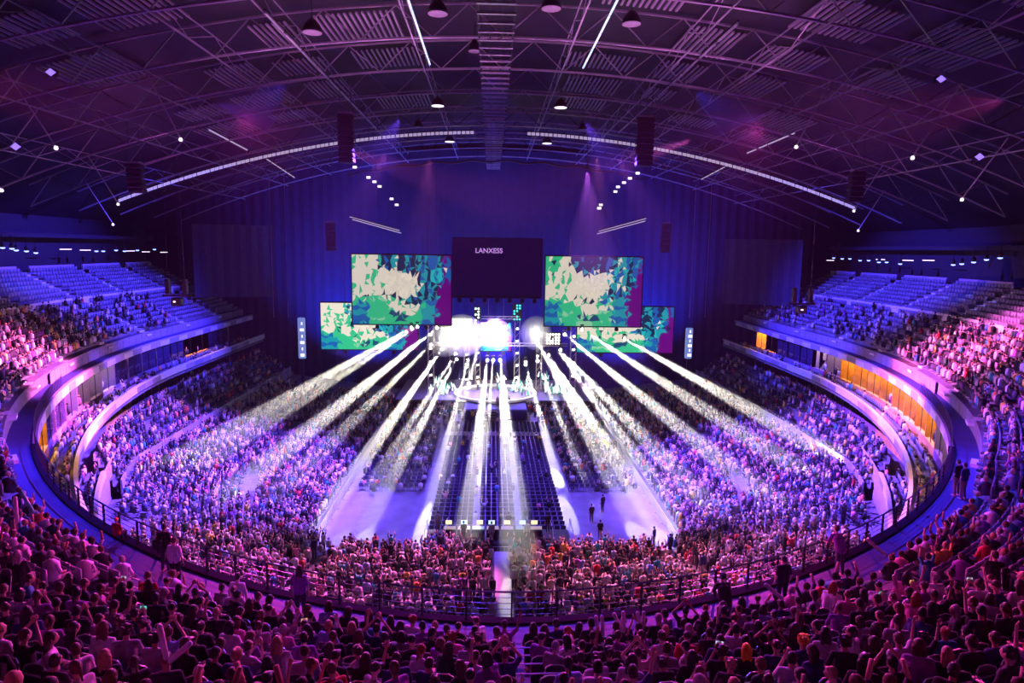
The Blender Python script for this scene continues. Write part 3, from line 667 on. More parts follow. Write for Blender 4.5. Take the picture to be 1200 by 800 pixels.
def led_screen(label, c0, c1, Y, nx, ny, seed, k=1.0, frame=True, bright=1.0):
    """c0 = lower left corner, c1 = upper right corner (x, z)"""
    R = random.Random(seed); w, h = c1[0] - c0[0], c1[1] - c0[1]
    r = thing('led_screen', label, 'screen', (c0[0], Y, c0[1]), group='video screens')
    P = {}; 
    for i in range(nx + 1):
        for j in range(ny + 1):
            jx = 0 if i in (0, nx) else (R.random() - .5) * 0.9; jy = 0 if j in (0, ny) else (R.random() - .5) * 1.3
            jy = 0 if j in (0, ny) else max(-j + .1, min(ny - j - .1, jy))
            P[i, j] = ((i + jx) / nx, (j + jy) / ny)
    v = []; f = []; cols = []
    for i in range(nx):
        for j in range(ny):
            q = [P[i, j], P[i + 1, j], P[i + 1, j + 1], P[i, j + 1]]
            tr = [(q[0], q[1], q[2]), (q[0], q[2], q[3])] if R.random() < .5 else [(q[0], q[1], q[3]), (q[1], q[2], q[3])]
            for t in tr:
                n = len(v); v += [(a * w, -0.02, b * h) for a, b in t]; f.append((n, n + 1, n + 2))
                cu = sum(a for a, b in t) / 3 + R.gauss(0, .022); cv = sum(b for a, b in t) / 3 + R.gauss(0, .02) + 0.05 * math.sin(9 * P[i, j][0] + seed); cc = fcol(cu, cv, R, i, j, seed); cols += [(*cc, 1)] * 3
    me = bpy.data.meshes.new('screen_face'); me.from_pydata(v, [], f); ca = me.color_attributes.new('Col', 'FLOAT_COLOR', 'POINT'); ca.data.foreach_set('color', np.array(cols).ravel())
    mm = bpy.data.materials.new('screen_picture'); mm.use_nodes = True; nt = mm.node_tree; b = nt.nodes['Principled BSDF']; at_ = nt.nodes.new('ShaderNodeAttribute'); at_.attribute_name = 'Col'
    b.inputs['Base Color'].default_value = (0.02, 0.02, 0.02, 1); nt.links.new(at_.outputs['Color'], b.inputs['Emission Color']); b.inputs['Emission Strength'].default_value = bright
    me.materials.append(mm); link_mesh('screen_face', me, r)
    m = MB(); m.bbox((w / 2, 0.2, h / 2), (w + 0.35, 0.35, h + 0.35), 0, 0.05); m.build('cabinet', M_dark, r)
    for e in (0.25, 0.75):
        m = MB(); m.tube([(w * e, 0.2, h), (w * e, 0.2, 12 if Y < 95 else 14)], 0.05, 4); m.build('hanging_rod', M_rail, r)
        m = MB(); m.bbox((w * e, -0.1, -0.4), (0.5, 0.5, 0.5), 0, 0.08); m.build('bottom_lamp', M_dark, r)
    return r
led_screen('large upper left video screen with a green icy landscape', (-18.9, 13.6), (-5.5, 23.0), 92, 30, 20, 3, bright=.85)
led_screen('large upper right video screen with a green icy landscape', (7.4, 13.6), (20.7, 23.1), 92, 30, 20, 4, bright=.85)
led_screen('lower left video screen partly behind the large left screen', (-24.5, 9.3), (-10.6, 16.0), 97, 30, 16, 5, bright=1.15)
led_screen('lower right video screen partly behind the large right screen', (12.6, 9.2), (26.7, 15.9), 97, 30, 16, 6, bright=1.05)
led_screen('small bright video screen over the middle of the stage', (-1.6, 8.2), (3.1, 12.6), 104, 10, 9, 8, bright=4.0)
# dark hoist box over the stage with the hall's name
r = thing('scoreboard_cube', 'dark hanging box over the stage bearing small pale letters', 'scoreboard', (RX, 87, 0))
m = MB(); m.bbox((0, 0, 21.6), (11.4, 4, 7.6), 0, 0.1); m.build('body', mat('cube_cover', (0.03, 0.02, 0.08), 0.7), r)
m = MB(); m.box((0, -2.05, 18.0), (11.0, 0.1, 0.25)); m.build('lower_edge', M_dark, r)
for k in range(7):
    m = MB(); m.bbox((-4.8 + k * 1.6, -1.2, 17.5), (0.55, 0.5, 0.7), 0, 0.1); m.build('moving_head', M_dark, r)
fc = bpy.data.curves.new('lettering', 'FONT'); fc.body = 'LANXESS'; fc.size = 0.85; fc.align_x = 'CENTER'; fc.extrude = 0.02
fc.offset = 0.012
_t = bpy.data.objects.new('tmp', fc); COL.objects.link(_t); _me = bpy.data.meshes.new_from_object(_t.evaluated_get(bpy.context.evaluated_depsgraph_get())); bpy.data.objects.remove(_t)
_me.materials.clear(); _me.materials.append(mat('letter_light', (.7, .5, .8), emit=(0.55, 0.3, 0.75), estr=0.9))
fo = bpy.data.objects.new('lettering', _me); COL.objects.link(fo); fo.parent = r; fo.rotation_euler = (PI / 2, 0, 0); pL = at(573, 293, Y=84.9); fo.location = (pL.x - RX, -2.06, pL.z - .35)
# drapes around the stage
m = MB(); 
for i, x in enumerate(np.arange(-44, 45, 1.0)): pass
def drape(name, label, x0, x1, y0, y1, z0, z1, mt):
    L = math.hypot(x1 - x0, y1 - y0); n = int(L / 0.8); m = MB(); v = []; dx, dy = (x1 - x0) / L, (y1 - y0) / L
    for i in range(n + 1):
        q = L * i / n; o = 0.07 * (1 if i % 2 else -1); v += [(x0 + dx * q - dy * o, y0 + dy * q + dx * o, z0), (x0 + dx * q - dy * o, y0 + dy * q + dx * o, z1)]
    m.add(v, [(2 * i, 2 * i + 2, 2 * i + 3, 2 * i + 1) for i in range(n)]); return tag(m.build(name, mt), label, 'curtain', 'stage drapes')
drape('stage_curtain', 'vast dark curtain closing the hall behind the stage', -52, 54, 114, 114, 0, 40, M_drape)
drape('side_curtain', 'grey side curtain hanging at the far end of the left stand', -43.5, -33, 100, 104, 16.3, 27, mat('grey_drape', (0.07, 0.08, 0.16), 0.9))
drape('side_curtain', 'grey side curtain hanging at the far end of the right stand', 36, 46.5, 104, 100, 16.0, 26, mat('grey_drape', (0.07, 0.08, 0.16), 0.9))
# truss towers with blinders and set pieces
for k, (px, Y) in enumerate([(505, 99), (560, 108), (606, 108), (672, 99), (547, 106), (632, 106)]):
    p = at(px, 400, Y=Y); r = thing('truss_tower', 'upright lattice truss tower with lamps on the stage, %s from the left' % nth([0, 2, 3, 5, 1, 4][k]), 'truss', (p.x, Y, 1.8), group='stage truss towers')
    hh = 12.5 if k < 4 else 9
    for a in (-0.4, 0.4):
        for b in (-0.4, 0.4):
            m = MB(); m.tube([(a, b, 0), (a, b, hh)], 0.05, 4); m.build('upright', M_steel, r)
    for q in range(int(hh / 1.0)):
        m = MB(); m.tube([(-0.4, -0.4, q), (0.4, -0.4, q + 1)], 0.03, 3); m.build('brace', M_steel, r)
        if q % 2 and k != 5:
            m = MB(); m.box((0, -0.5, q + 0.5), (0.32, 0.12, 0.2)); m.build('lamp', M_lamp, r)
for k, (px, py, Y, w, h, mt) in enumerate([(541, 386, 101, 3.2, 3.4, 'lamp'), (524, 392, 101, 2.0, 2.4, 'lamp'), (559, 377, 105, 0.9, 4.6, 'scr'), (606, 366, 105, 1.3, 2.6, 'teal'), (648, 397, 101, 2.2, 1.8, 'lamp'), (581, 384, 103.2, 3.4, 1.0, 'lamp')]):
    p = at(px, py, Y=Y); r = thing('light_panel', 'glowing %s light panel of many cells behind the stage, %s from the left' % ('teal' if mt == 'teal' else 'white', nth([1, 0, 2, 4, 5, 3][k])), 'light', (p.x, Y, p.z), group='glowing stage panels')
    m = MB(); m.bbox((0, 0.2, 0), (w + 0.2, 0.3, h + 0.2), 0, 0.05); m.build('frame', M_dark, r)
    nx, nz = max(2, int(w / 0.42)), max(2, int(h / 0.42))
    mt_ = {'lamp': mat('blinder_cell', (1, 1, .9), emit=(1, 0.96, 0.82), estr=4), 'scr': mat('green_cell', (.6, 1, .8), emit=(0.7, 1.0, 0.8), estr=2.0), 'teal': mat('teal_cell', (.1, .8, .7), emit=(0.02, 0.55, 0.55), estr=1.6)}[mt]
    cm = MB(); cm.lathe((0, 0, 0), [(0.17, -0.03), (0.17, 0.03)], 8); cme = cm.mesh('cell', mt_)
    for i in range(nx):
        for j in range(nz):
            if mt != 'lamp' and random.random() < .25: continue
            o = link_mesh('cell', cme, r, ((i + .5) * w / nx - w / 2, 0.0, (j + .5) * h / nz - h / 2)); o.rotation_euler = (PI / 2, 0, 0)
# white crystal shrubs on the stage
for k, (px, py, n) in enumerate([(512, 447, 26), (524, 452, 18), (602, 446, 22), (612, 449, 18), (648, 455, 26), (660, 462, 24), (590, 440, 12), (640, 440, 14)]):
    p = at(px, py, Y=100.5 + (k % 3)); R = random.Random(k); m = MB(); m2 = MB()
    r = thing('crystal_shrub', 'white and green spiky decoration on the stage, %s from the left' % nth([0, 1, 3, 4, 6, 7, 2, 5][k]), 'decoration', (p.x, p.y, 1.85), group='spiky stage decorations')
    top = p.z - 1.85
    for q in range(n):
        a = R.random() * 2 * PI; rr = R.random() * 1.5; z0 = top * R.random(); h = 0.5 + R.random() * 0.7; x, y = rr * math.cos(a), 0.5 * rr * math.sin(a)
        (m if q % 3 else m2).tube([(x, y, z0), (x + (R.random() - .5) * .8, y - .2, z0 + h)], 0.16, 4, 0.02)
    m.build('white_spikes', mat('frosted_spike', (.9, .95, .9), 0.4, emit=(0.8, 1, 0.9), estr=0.9), r); m2.build('green_spikes', mat('green_spike', (.1, .6, .4), 0.4), r)
    m = MB(); m.tube([(0, 0, 0), (0, 0, top)], 0.08, 5); m.build('stem', M_dark, r)
# lit delay banners at both sides of the stage
for px, y0, y1, n_ in ((353, 372, 420, 'left'), (808, 384, 420, 'right')):
    a, b = at(px, y0, Y=90), at(px, y1, Y=90); r = thing('lit_column', 'slim blue-white lit column beside the %s end of the stage' % n_, 'light', (a.x, 90, 0), group='lit columns')
    m = MB(); m.bbox((0, 0, (a.z + b.z) / 2), (0.95, 0.4, a.z - b.z), 0, 0.1); m.build('body', mat('pale_blue_column', (.4, .5, .8), emit=(0.16, 0.25, 0.6), estr=0.8), r)
    m = MB(); m.box((0, 0, b.z / 2), (0.3, 0.3, b.z)); m.build('foot', M_dark, r)
    for q in range(6):
        m = MB(); m.box((0.1, -0.22, b.z + 0.5 + q * (a.z - b.z) / 6.5), (0.14 if q % 2 else 0.5, 0.04, 0.35)); m.build('mark', M_lampS, r)
def box_truss(label, x0, x1, y, z, grp='lighting trusses'):
    r = thing('lighting_truss', label, 'truss', group=grp)
    for dy in (-.2, .2):
        for dz in (0, .4):
            m = MB(); m.tube([(x0, y + dy, z + dz), (x1, y + dy, z + dz)], .035, 4); m.build('chord', M_steel, r)
    n = int((x1 - x0) / 1.0); w = (x1 - x0) / n
    for q in range(n):
        m = MB(); m.tube([(x0 + q * w, y - .2, z), (x0 + (q + 1) * w, y - .2, z + .4)], .02, 3); m.build('brace', M_steel, r)
    for e in (x0 + .3, x1 - .3):
        m = MB(); m.tube([(e, y, z + .4), (e, y, 33)], .025, 4); m.build('hanging_cable', M_dark, r)
box_truss('straight lighting truss low over the stage carrying the beam lamps', -9.5, 11.5, 99.1, at(580, 415, Y=99).z + 1.3)
box_truss('short lighting truss over the middle screen', -1.5, 4.5, 104.1, at(590, 382, Y=104).z + 1.1)
# moving heads: beam lamps, each with a haze cone added to show its beam
M_haze = bpy.data.materials.new('dense_haze'); M_haze.use_nodes = True
M_haze.node_tree.nodes.remove(M_haze.node_tree.nodes['Principled BSDF'])
vs_ = M_haze.node_tree.nodes.new('ShaderNodeVolumeScatter'); vs_.inputs["Density"].default_value = 0.032; vs_.inputs['Anisotropy'].default_value = 0.55
M_haze.node_tree.links.new(vs_.outputs[0], M_haze.node_tree.nodes['Material Output'].inputs['Volume'])
M_haze3 = M_haze.copy(); M_haze3.name = 'glare_puff'; M_haze3.node_tree.nodes['Volume Scatter'].inputs['Density'].default_value = 0.12
M_haze2 = M_haze.copy(); M_haze2.name = 'thin_haze'; M_haze2.node_tree.nodes['Volume Scatter'].inputs['Density'].default_value = 0.02
BEAMS = [  # source px, py, plane Y ; where it lands px, py, level z ; power, cone
    (482, 384, 92, 150, 572, 3.0, 9, 3.2), (489, 383, 92, 190, 575, 3.0, 6, 2.6), (512, 384, 92, 228, 612, 3.0, 9, 3.0), (505, 404, 99, 282, 620, 2.5, 5, 2.4),
    (518, 409, 99, 345, 655, 0.3, 9, 2.6), (534, 415, 99, 382, 650, 0.0, 5, 2.0), (535, 421, 99, 408, 655, 0.0, 5, 2.2), (548, 422, 99, 440, 652, 0.0, 6, 2.4),
    (547, 427, 99, 500, 610, 0.0, 4, 2.0), (562, 400, 100, 500, 640, 0.0, 3, 2.2), (571, 422, 99, 542, 672, 1.5, 6, 2.4), (578, 422, 99, 566, 560, 0.0, 3, 1.8),
    (586, 422, 99, 612, 690, 3.0, 7, 2.6), (588, 382, 104, 600, 640, 0.0, 5, 2.2), (594, 382, 104, 630, 520, 0.0, 3, 1.8), (616, 424, 99, 652, 560, 0.0, 4, 2.2),
    (616, 427, 99, 664, 600, 0.0, 3, 2.0), (630, 418, 99, 705, 600, 0.0, 5, 2.2), (630, 423, 99, 690, 580, 0.0, 3, 1.8), (624, 390, 100, 762, 640, 0.0, 9, 2.8),
    (643, 416, 99, 800, 655, 0.0, 8, 2.6), (647, 400, 99, 830, 655, 0.5, 7, 2.6), (657, 410, 99, 880, 645, 2.5, 6, 2.4), (662, 392, 92, 950, 625, 3.0, 8, 2.8),
    (682, 386, 92, 965, 570, 3.0, 9, 3.2), (732, 397, 96, 1000, 548, 4.0, 9, 3.4)]
for k, (sx, sy, Y, ex, ey, ez, pw, cone) in enumerate(BEAMS):
    cone *= 1.15
    a = at(sx, sy, Y=Y); b = at(ex, ey, z=ez); d = (b - a).normalized()
    r = thing('moving_head_lamp', 'moving-head beam lamp sending a white shaft over the crowd, %s from the left' % nth(k), 'stage light', a, group='moving-head beam lamps')
    m = MB(); m.bbox((0, 0.1, 0.62), (0.5, 0.4, 0.22), 0, 0.05); m.build('base', M_dark, r)
    for e in (-0.27, 0.27):
        m = MB(); m.box((e, 0.1, 0.25), (0.07, 0.16, 0.7)); m.build('yoke_arm', M_dark, r)
    m = MB(); m.tube([-d * 0.45, -d * 0.05], 0.2, 8, 0.26); hd_ = m.build('head', M_dark, r)
    zt_ = at(580, 415, Y=99).z + 1.3
    m = MB(); m.tube([(0, 0.1, 0.7), (0, 0.1, (zt_ - a.z) if Y == 99 and zt_ - a.z > .9 else 1.1)], 0.03, 5); m.build('hanging_clamp', M_dark, r)
    m = MB(); m.tube([-d * 0.06, -d * 0.0], 0.22, 10); m.build('lens', M_lamp, hd_)
    spot('beam', a + d * 0.05, b, WHT, (175000 if ez > 1 else 180000) * pw, cone, 0.35, 0.1)
    L = (b - a).length - 0.6; m = MB(); m.tube([d * 0.1, d * L], 0.12, 12, math.tan(math.radians(cone / 2 + 0.15)) * L)
    o = m.build('light_shaft', M_haze, None, False, a); tag(o, 'pale shaft of smoky light from the %s moving-head lamp counted from the left' % nth(k), 'light shaft', 'shafts of lit haze', 'stuff')

# ------------------------------------------------------------------ people: detailed figures (one continuous body each) for the nearest 300
def blob(m, c, r, n=10, k=7):
    m.lathe(c, [(0.02 * r[0], -r[2] * 0.999)] + [(r[0] * math.cos(a), r[2] * math.sin(a)) for a in np.linspace(-PI / 2 + .35, PI / 2 - .35, k)] + [(0.02 * r[0], r[2] * 0.999)], n)
    if abs(r[0] - r[1]) > 1e-6:
        n0 = len(m.v) - (k + 2) * n
        for i in range(n0, len(m.v)): v = m.v[i]; m.v[i] = (v[0], c[1] + (v[1] - c[1]) * r[1] / r[0], v[2])
def capsule(m, p, q, r1, r2, n=9):
    p, q = Vector(p), Vector(q); d = (q - p).normalized(); L = (q - p).length
    pts = [p - d * r1 * .95, p - d * r1 * .6, p, q, q + d * r2 * .6, q + d * r2 * .95]; rs = [r1 * .3, r1 * .8, r1, r2, r2 * .8, r2 * .3]
    a = d.cross(Vector((0, 0, 1))); a = Vector((1, 0, 0)) if a.length < 1e-3 else a.normalized(); b = d.cross(a)
    vs = [x + a * (r * math.cos(2 * PI * k / n)) + b * (r * math.sin(2 * PI * k / n)) for x, r in zip(pts, rs) for k in range(n)]
    fs = [(i * n + k, i * n + (k + 1) % n, i * n + n + (k + 1) % n, i * n + n + k) for i in range(5) for k in range(n)]
    fs += [tuple(range(n - 1, -1, -1)), tuple(range(5 * n, 6 * n))]; m.add(vs, fs)
def fuse(m, name, mt, voxel, ratio, extra=None):
    """fuse overlapping volumes into one skin"""
    me = m.mesh(name + '_raw', mt); o = bpy.data.objects.new('tmp', me); COL.objects.link(o)
    r = o.modifiers.new('r', 'REMESH'); r.mode = 'VOXEL'; r.voxel_size = voxel; r.use_smooth_shade = True
    sm = o.modifiers.new('s', 'SMOOTH'); sm.factor = 0.5; sm.iterations = 3
    d = o.modifiers.new('d', 'DECIMATE'); d.ratio = ratio
    dg = bpy.context.evaluated_depsgraph_get(); out = bpy.data.meshes.new_from_object(o.evaluated_get(dg)); out.name = name
    bpy.data.objects.remove(o); bpy.data.meshes.remove(me)
    if extra:                                       # fingers: rooted inside the palm
        vs = [tuple(v.co) for v in out.vertices]; fs = [tuple(p.vertices) for p in out.polygons]; n = len(vs)
        out2 = bpy.data.meshes.new(name); out2.from_pydata(vs + [tuple(v) for v in extra.v], [], fs + [tuple(i + n for i in f) for f in extra.f]); out2.materials.append(mt)
        bpy.data.meshes.remove(out); out = out2
    out.polygons.foreach_set('use_smooth', [True] * len(out.polygons)); return out
def hand(m, fm, wr, dr, up_, side):
    """palm into m, five fingers into fm"""
    wr, dr, up_ = Vector(wr), Vector(dr).normalized(), Vector(up_); sd = dr.cross(up_).normalized() * side; nrm = sd.cross(dr).normalized()
    for o in (-0.022, 0, 0.022): capsule(m, wr + sd * o * 0.7, wr + dr * 0.075 + sd * o, 0.019, 0.017, 7)
    for i, L in enumerate((0.066, 0.075, 0.07, 0.055)):
        b = wr + dr * 0.078 + sd * (-0.03 + 0.02 * i); k = b + dr * L * .55 - nrm * 0.008; e = k + dr * L * .45 - nrm * 0.022
        fm.tube([b, k, e], 0.0105, 5, 0.008)
    b = wr + dr * 0.02 - sd * 0.028; fm.tube([b, b + dr * 0.03 - sd * 0.03, b + dr * 0.062 - sd * 0.036], 0.012, 5, 0.009)
def figure(pose):
    st = pose in ('stand', 'stand_up', 'lean'); body = MB(); fm = MB(); sh = MB(); tr = MB()
    hipz = 0.92 if st else 0.50; lean = {'forward': 0.16, 'lean': 0.30}.get(pose, 0.0)
    chest = (0, lean * .6, hipz + 0.40); neck = (0, lean, hipz + 0.54); head = (0, lean + 0.035, hipz + 0.70)
    for x in (-.07, .07): capsule(body, (x, 0, hipz + .05), (x * 1.2, chest[1], chest[2]), .10, .105)
    capsule(body, (0, neck[1] - .01, neck[2] - .06), (0, head[1] - .015, head[2] - .05), .055, .052)
    hx, hy, hz_ = head
    blob(body, head, (.076, .094, .112)); blob(body, (hx, hy + .035, hz_ - .055), (.052, .055, .05))        # skull, jaw
    capsule(body, (hx, hy + .088, hz_ + .01), (hx, hy + .108, hz_ - .022), .010, .014, 6)                     # nose
    capsule(body, (hx - .02, hy + .085, hz_ - .055), (hx + .02, hy + .085, hz_ - .055), .010, .010, 6)        # lips
    for e in (-1, 1):
        capsule(body, (hx + e * .078, hy - .005, hz_ + .015), (hx + e * .076, hy + .0, hz_ - .02), .017, .012, 6)   # ears
        capsule(body, (hx + e * .018, hy + .085, hz_ + .032), (hx + e * .045, hy + .078, hz_ + .03), .010, .009, 6)  # brows
        sp = (e * .17, neck[1] - .01, neck[2] - .06)
        P = {'sit': ((e * .24, lean + .04, hipz + .20), (e * .10, .30, hipz + .12)), 'forward': ((e * .25, .22, hipz + .20), (e * .09, .46, hipz + .14)),
             'phone': ((e * .25, .14, hipz + .24), (e * .06, .30, hipz + .56)), 'clap': ((e * .30, .10, hipz + .58), (e * .06, .18, hipz + .84)),
             'wave': ((e * .30, .06, hipz + .62), (e * .34, .10, hipz + .90)) if e > 0 else ((e * .25, .05, hipz + .20), (e * .12, .28, hipz + .14)),
             'stand': ((e * .25, -.02, hipz + .18), (e * .24, .06, hipz - .06)), 'stand_up': ((e * .30, .04, hipz + .66), (e * .36, .08, hipz + .93)),
             'lean': ((e * .27, .36, hipz + .20), (e * .20, .56, hipz + .12))}[pose]
        el, wr = P; body_sp = Vector(sp)
        capsule(body, (0, sp[1], sp[2] - .01), sp, .06, .055); capsule(body, sp, el, .046, .037); capsule(body, el, wr, .036, .025)
        dr = (Vector(wr) - Vector(el)).normalized(); hand(body, fm, wr, dr, (0, 1, 0.2) if abs(dr.z) > .6 else (0, 0, 1), e)
        capsule(sh, (0, sp[1], sp[2] - .015), sp, .075, .066); mid = body_sp.lerp(Vector(el), .78); capsule(sh, sp, mid, .060, .056)
        hp = (e * .095, 0, hipz)
        if st: kn, an = (e * .10, .03 if pose != 'lean' else .02, .50), (e * .11, -.02, .09)
        else: kn, an = (e * .12, .40, .50), (e * .12, .42, .09)
        capsule(body, hp, kn, .085, .058); capsule(body, kn, an, .055, .036); capsule(body, (an[0], an[1] - .03, .045), (an[0], an[1] + .15, .035), .042, .033)
        capsule(tr, hp, kn, .097, .072); capsule(tr, kn, (an[0], an[1], an[2] + .04), .070, .056); capsule(tr, (-e * .04, 0, hipz + .02), (e * .08, 0, hipz + .03), .095, .098)
    for x in (-.075, .075): capsule(sh, (x, 0, hipz + .02), (x * 1.15, chest[1], chest[2] - .01), .118, .118)
    capsule(sh, (0, chest[1], chest[2]), (0, neck[1] - .01, neck[2] - .04), .11, .075)
    return (fuse(body, 'body_' + pose, M_skinO, .013, .22, fm), fuse(sh, 'shirt_' + pose, M_clothO, .016, .30), fuse(tr, 'trousers_' + pose, M_clothO, .018, .25), head)
def hair(kind):
    m = MB()
    if kind == 'short': blob(m, (0, -.016, .022), (.084, .096, .105)); capsule(m, (-.03, -.06, -.03), (.03, -.06, -.03), .045, .045)
    if kind == 'crop': blob(m, (0, -.014, .018), (.080, .093, .102))
    if kind == 'long':
        blob(m, (0, -.018, .022), (.090, .102, .108))
        for x in (-.055, 0, .055): capsule(m, (x, -.05, .0), (x * 1.2, -.085, -.27), .055, .035)
    if kind == 'bob':
        blob(m, (0, -.018, .018), (.092, .102, .108))
        for x in (-.06, 0, .06): capsule(m, (x, -.04, -.02), (x * 1.15, -.055, -.12), .05, .04)
    if kind == 'tail': blob(m, (0, -.016, .022), (.085, .098, .106)); capsule(m, (0, -.10, .03), (0, -.15, -.14), .032, .016)
    if kind == 'bun': blob(m, (0, -.016, .022), (.085, .098, .106)); blob(m, (0, -.085, .085), (.045, .045, .045))
    if kind == 'curly':
        R = random.Random(3); blob(m, (0, -.016, .025), (.095, .105, .112))
        for _ in range(22):
            a = R.random() * 2 * PI; z = R.random() * .14 - .03; blob(m, (.085 * math.cos(a), -.02 + .09 * math.sin(a) * (1 if math.sin(a) < 0 else .6), z), (.032, .032, .032), 6, 4)
    if kind == 'cap':
        blob(m, (0, -.008, .045), (.088, .100, .085)); capsule(m, (-.03, .07, .05), (-.03, .15, .035), .02, .015); capsule(m, (.03, .07, .05), (.03, .15, .035), .02, .015); capsule(m, (0, .07, .05), (0, .16, .035), .02, .015)
    return fuse(m, 'hair_' + kind, M_hairO, .010, .35)
POSES = {p: figure(p) for p in ('sit', 'forward', 'phone', 'clap', 'wave', 'stand', 'stand_up', 'lean')}
HAIRS = {h: hair(h) for h in ('short', 'crop', 'long', 'bob', 'tail', 'bun', 'curly', 'cap')}
SKIN = [(.62, .40, .30), (.55, .34, .25), (.70, .48, .38), (.35, .2, .14), (.66, .44, .34)]
HCOL = {'black': (.012, .010, .012), 'dark brown': (.04, .02, .015), 'brown': (.10, .05, .03), 'blond': (.45, .32, .16), 'grey': (.35, .33, .33), 'red': (.25, .06, .02)}
SCOL = {'white': (.80, .78, .80), 'black': (.02, .02, .025), 'grey': (.30, .30, .32), 'navy': (.03, .04, .14), 'light blue': (.30, .45, .75), 'pink': (.75, .25, .42), 'red': (.60, .04, .05),
        'purple': (.28, .08, .40), 'teal': (.03, .32, .34), 'striped grey': (.45, .45, .5), 'cream': (.72, .65, .5), 'dark green': (.03, .14, .06)}
POSEW = {'sit': 'hands in lap', 'forward': 'leaning forward', 'phone': 'hands before face', 'clap': 'clapping overhead', 'wave': 'one arm raised', 'stand': 'standing', 'stand_up': 'standing with both arms up', 'lean': 'leaning forward on the rail'}
HW = {'short': 'short %s hair', 'crop': 'cropped %s hair', 'long': 'long %s hair', 'bob': 'bobbed %s hair', 'tail': '%s ponytail', 'bun': '%s hair bun', 'curly': 'curly %s hair', 'cap': '%s cap'}
TRC = [(.03, .03, .05), (.05, .07, .16), (.10, .10, .11), (.25, .22, .18), (.02, .02, .02)]
def person(loc, rz, pose, hr, hc, sc, label, group, scale=1.0, turn=0.0, col=None, hcol=None, name='person'):
    b, s_, t_, hd = POSES[pose]; r = link_mesh(name, b, None, loc, rz, random.choice(SKIN), scale); tag(r, label, 'person', group)
    link_mesh('shirt', s_, r, color=col or SCOL[sc]); link_mesh('trousers', t_, r, color=random.choice(TRC))
    link_mesh('hair', HAIRS[hr], r, hd, color=hcol or HCOL[hc]); return r
def face_dir(x, y, tx=0.75, ty=93.0): return math.atan2(-(tx - x), ty - y)

# every place in the upper stand
UP = []
for i in range(NROW - 1):
    for sgn in (-1, 1):
        s = 0.28 * sgn + (0.13 * (i % 2)) * sgn
        while abs(s) < s_of_y(106, 1):
            k = blend(s); t, z, tr, ri = row_prof(s, i); loc_ok = not near_aisle(s, 0.75)
            x, y = ring(s, t + 0.30); zr = z
            sx, sy = ring(s, t + 0.56)
            if loc_ok: UP.append((i, s, float(x), float(y), zr, float(sx), float(sy)))
            step = 0.56 * (1.0 / (1 + (t) * 0.0)); R_ = math.hypot(*(np.array(ring(s + .25, t)) - np.array(ring(s - .25, t)))) / 0.5
            s += sgn * 0.56 / max(0.4, R_)
def occ(i, s, x, y):
    if s < 0:
        if i >= 8: return 0.88 if y < 33 else 0.0
        if y < 62: return 0.93
        if y < 72: return 0.75
        return 0.35 if y < 88 else 0.03
    if i >= 8: return 0.88 if y < 36 else (0.5 if y < 41 else 0.0)
    if y < 56: return 0.93
    if y < 62: return 0.6
    return 0.30 if y < 86 else (0.5 if y > 92 and i < 4 else 0.12)
A_ = np.array([(u[2], u[3], u[4] + 0.9) for u in UP]); px, py, zz = project(A_)
inv = (zz > 1) & (px > -25) & (px < 1225) & (py > 100) & (py < 818)
invw = (zz > 1) & (px > -320) & (px < 1520) & (py > 100) & (py < 930)
clear = (np.hypot(A_[:, 0], A_[:, 1]) > 4.2)
occm = np.array([rng.random() < occ(u[0], u[1], u[2], u[3]) for u in UP])
order = np.argsort(np.where(inv, zz, 1e9)); near = [j for j in order if inv[j] and occm[j]][:286]; nearset = set(near)
rowmates = {}
for j in near: rowmates.setdefault(UP[j][0], []).append(j)
rank = {}
for r_, l in rowmates.items():
    for q, j in enumerate(sorted(l, key=lambda j: px[j])): rank[j] = q
hl, cl_ = list(HCOL), list(SCOL)
R = random.Random(11); PH = []
for j in near:
    i, s, x, y, z, sx, sy = UP[j]
    pose = R.choices(['sit', 'forward', 'phone', 'clap', 'wave'], [56, 25, 8, 3, 8])[0]
    hr = R.choices(list(HW), [30, 14, 16, 10, 9, 5, 6, 5])[0]; hc = R.choices(hl, [30, 34, 20, 9, 5, 2])[0]; sc = R.choices(cl_, [17, 46, 9, 10, 2, 3, 2, 6, 1, 4, 1, 2])[0]
    if hr == 'cap' and hc == 'blond': hc = 'black'
    lab = '%s shirt, %s, %s, %s from left in %s row' % (sc, HW[hr] % hc, POSEW[pose], nth(rank[j]), nth(i))
    rz = face_dir(x, y) * 0.7 + (tangent(s) + PI) * 0.0 + R.gauss(0, .45)
    o = person((x, y, z), rz, pose, hr, hc, sc, lab, 'spectators in the near upper stand', R.uniform(.94, 1.06))
    if pose == 'phone' and R.random() < .6: PH.append((o, rank[j], i))
# phones held up by some of them
for k, (o, rk, i) in enumerate(PH):
    d = Vector((-math.sin(o.rotation_euler.z), math.cos(o.rotation_euler.z), 0)); p = Vector(o.location) + d * 0.36 * o.scale.x + Vector((0, 0, 1.15 * o.scale.x))
    r = thing('phone', 'lit phone held up by the %s spectator from left in the %s row' % (nth(rk), nth(i)), 'phone', p, o.rotation_euler.z, 'phones held up')
    m = MB(); m.bbox((0, 0, 0), (0.15, 0.012, 0.08), 0, 0.008); m.build('case', M_dark, r)
    m = MB(); m.box((0, -0.008, 0), (0.14, 0.002, 0.07)); m.build('display', mat(('phone_glow', 'phone_glow_teal', 'phone_glow_warm')[k % 3], (.2, .2, .2), emit=((.7, .75, 1), (.1, .9, .7), (1, .6, .2))[k % 3], estr=0.9), r)
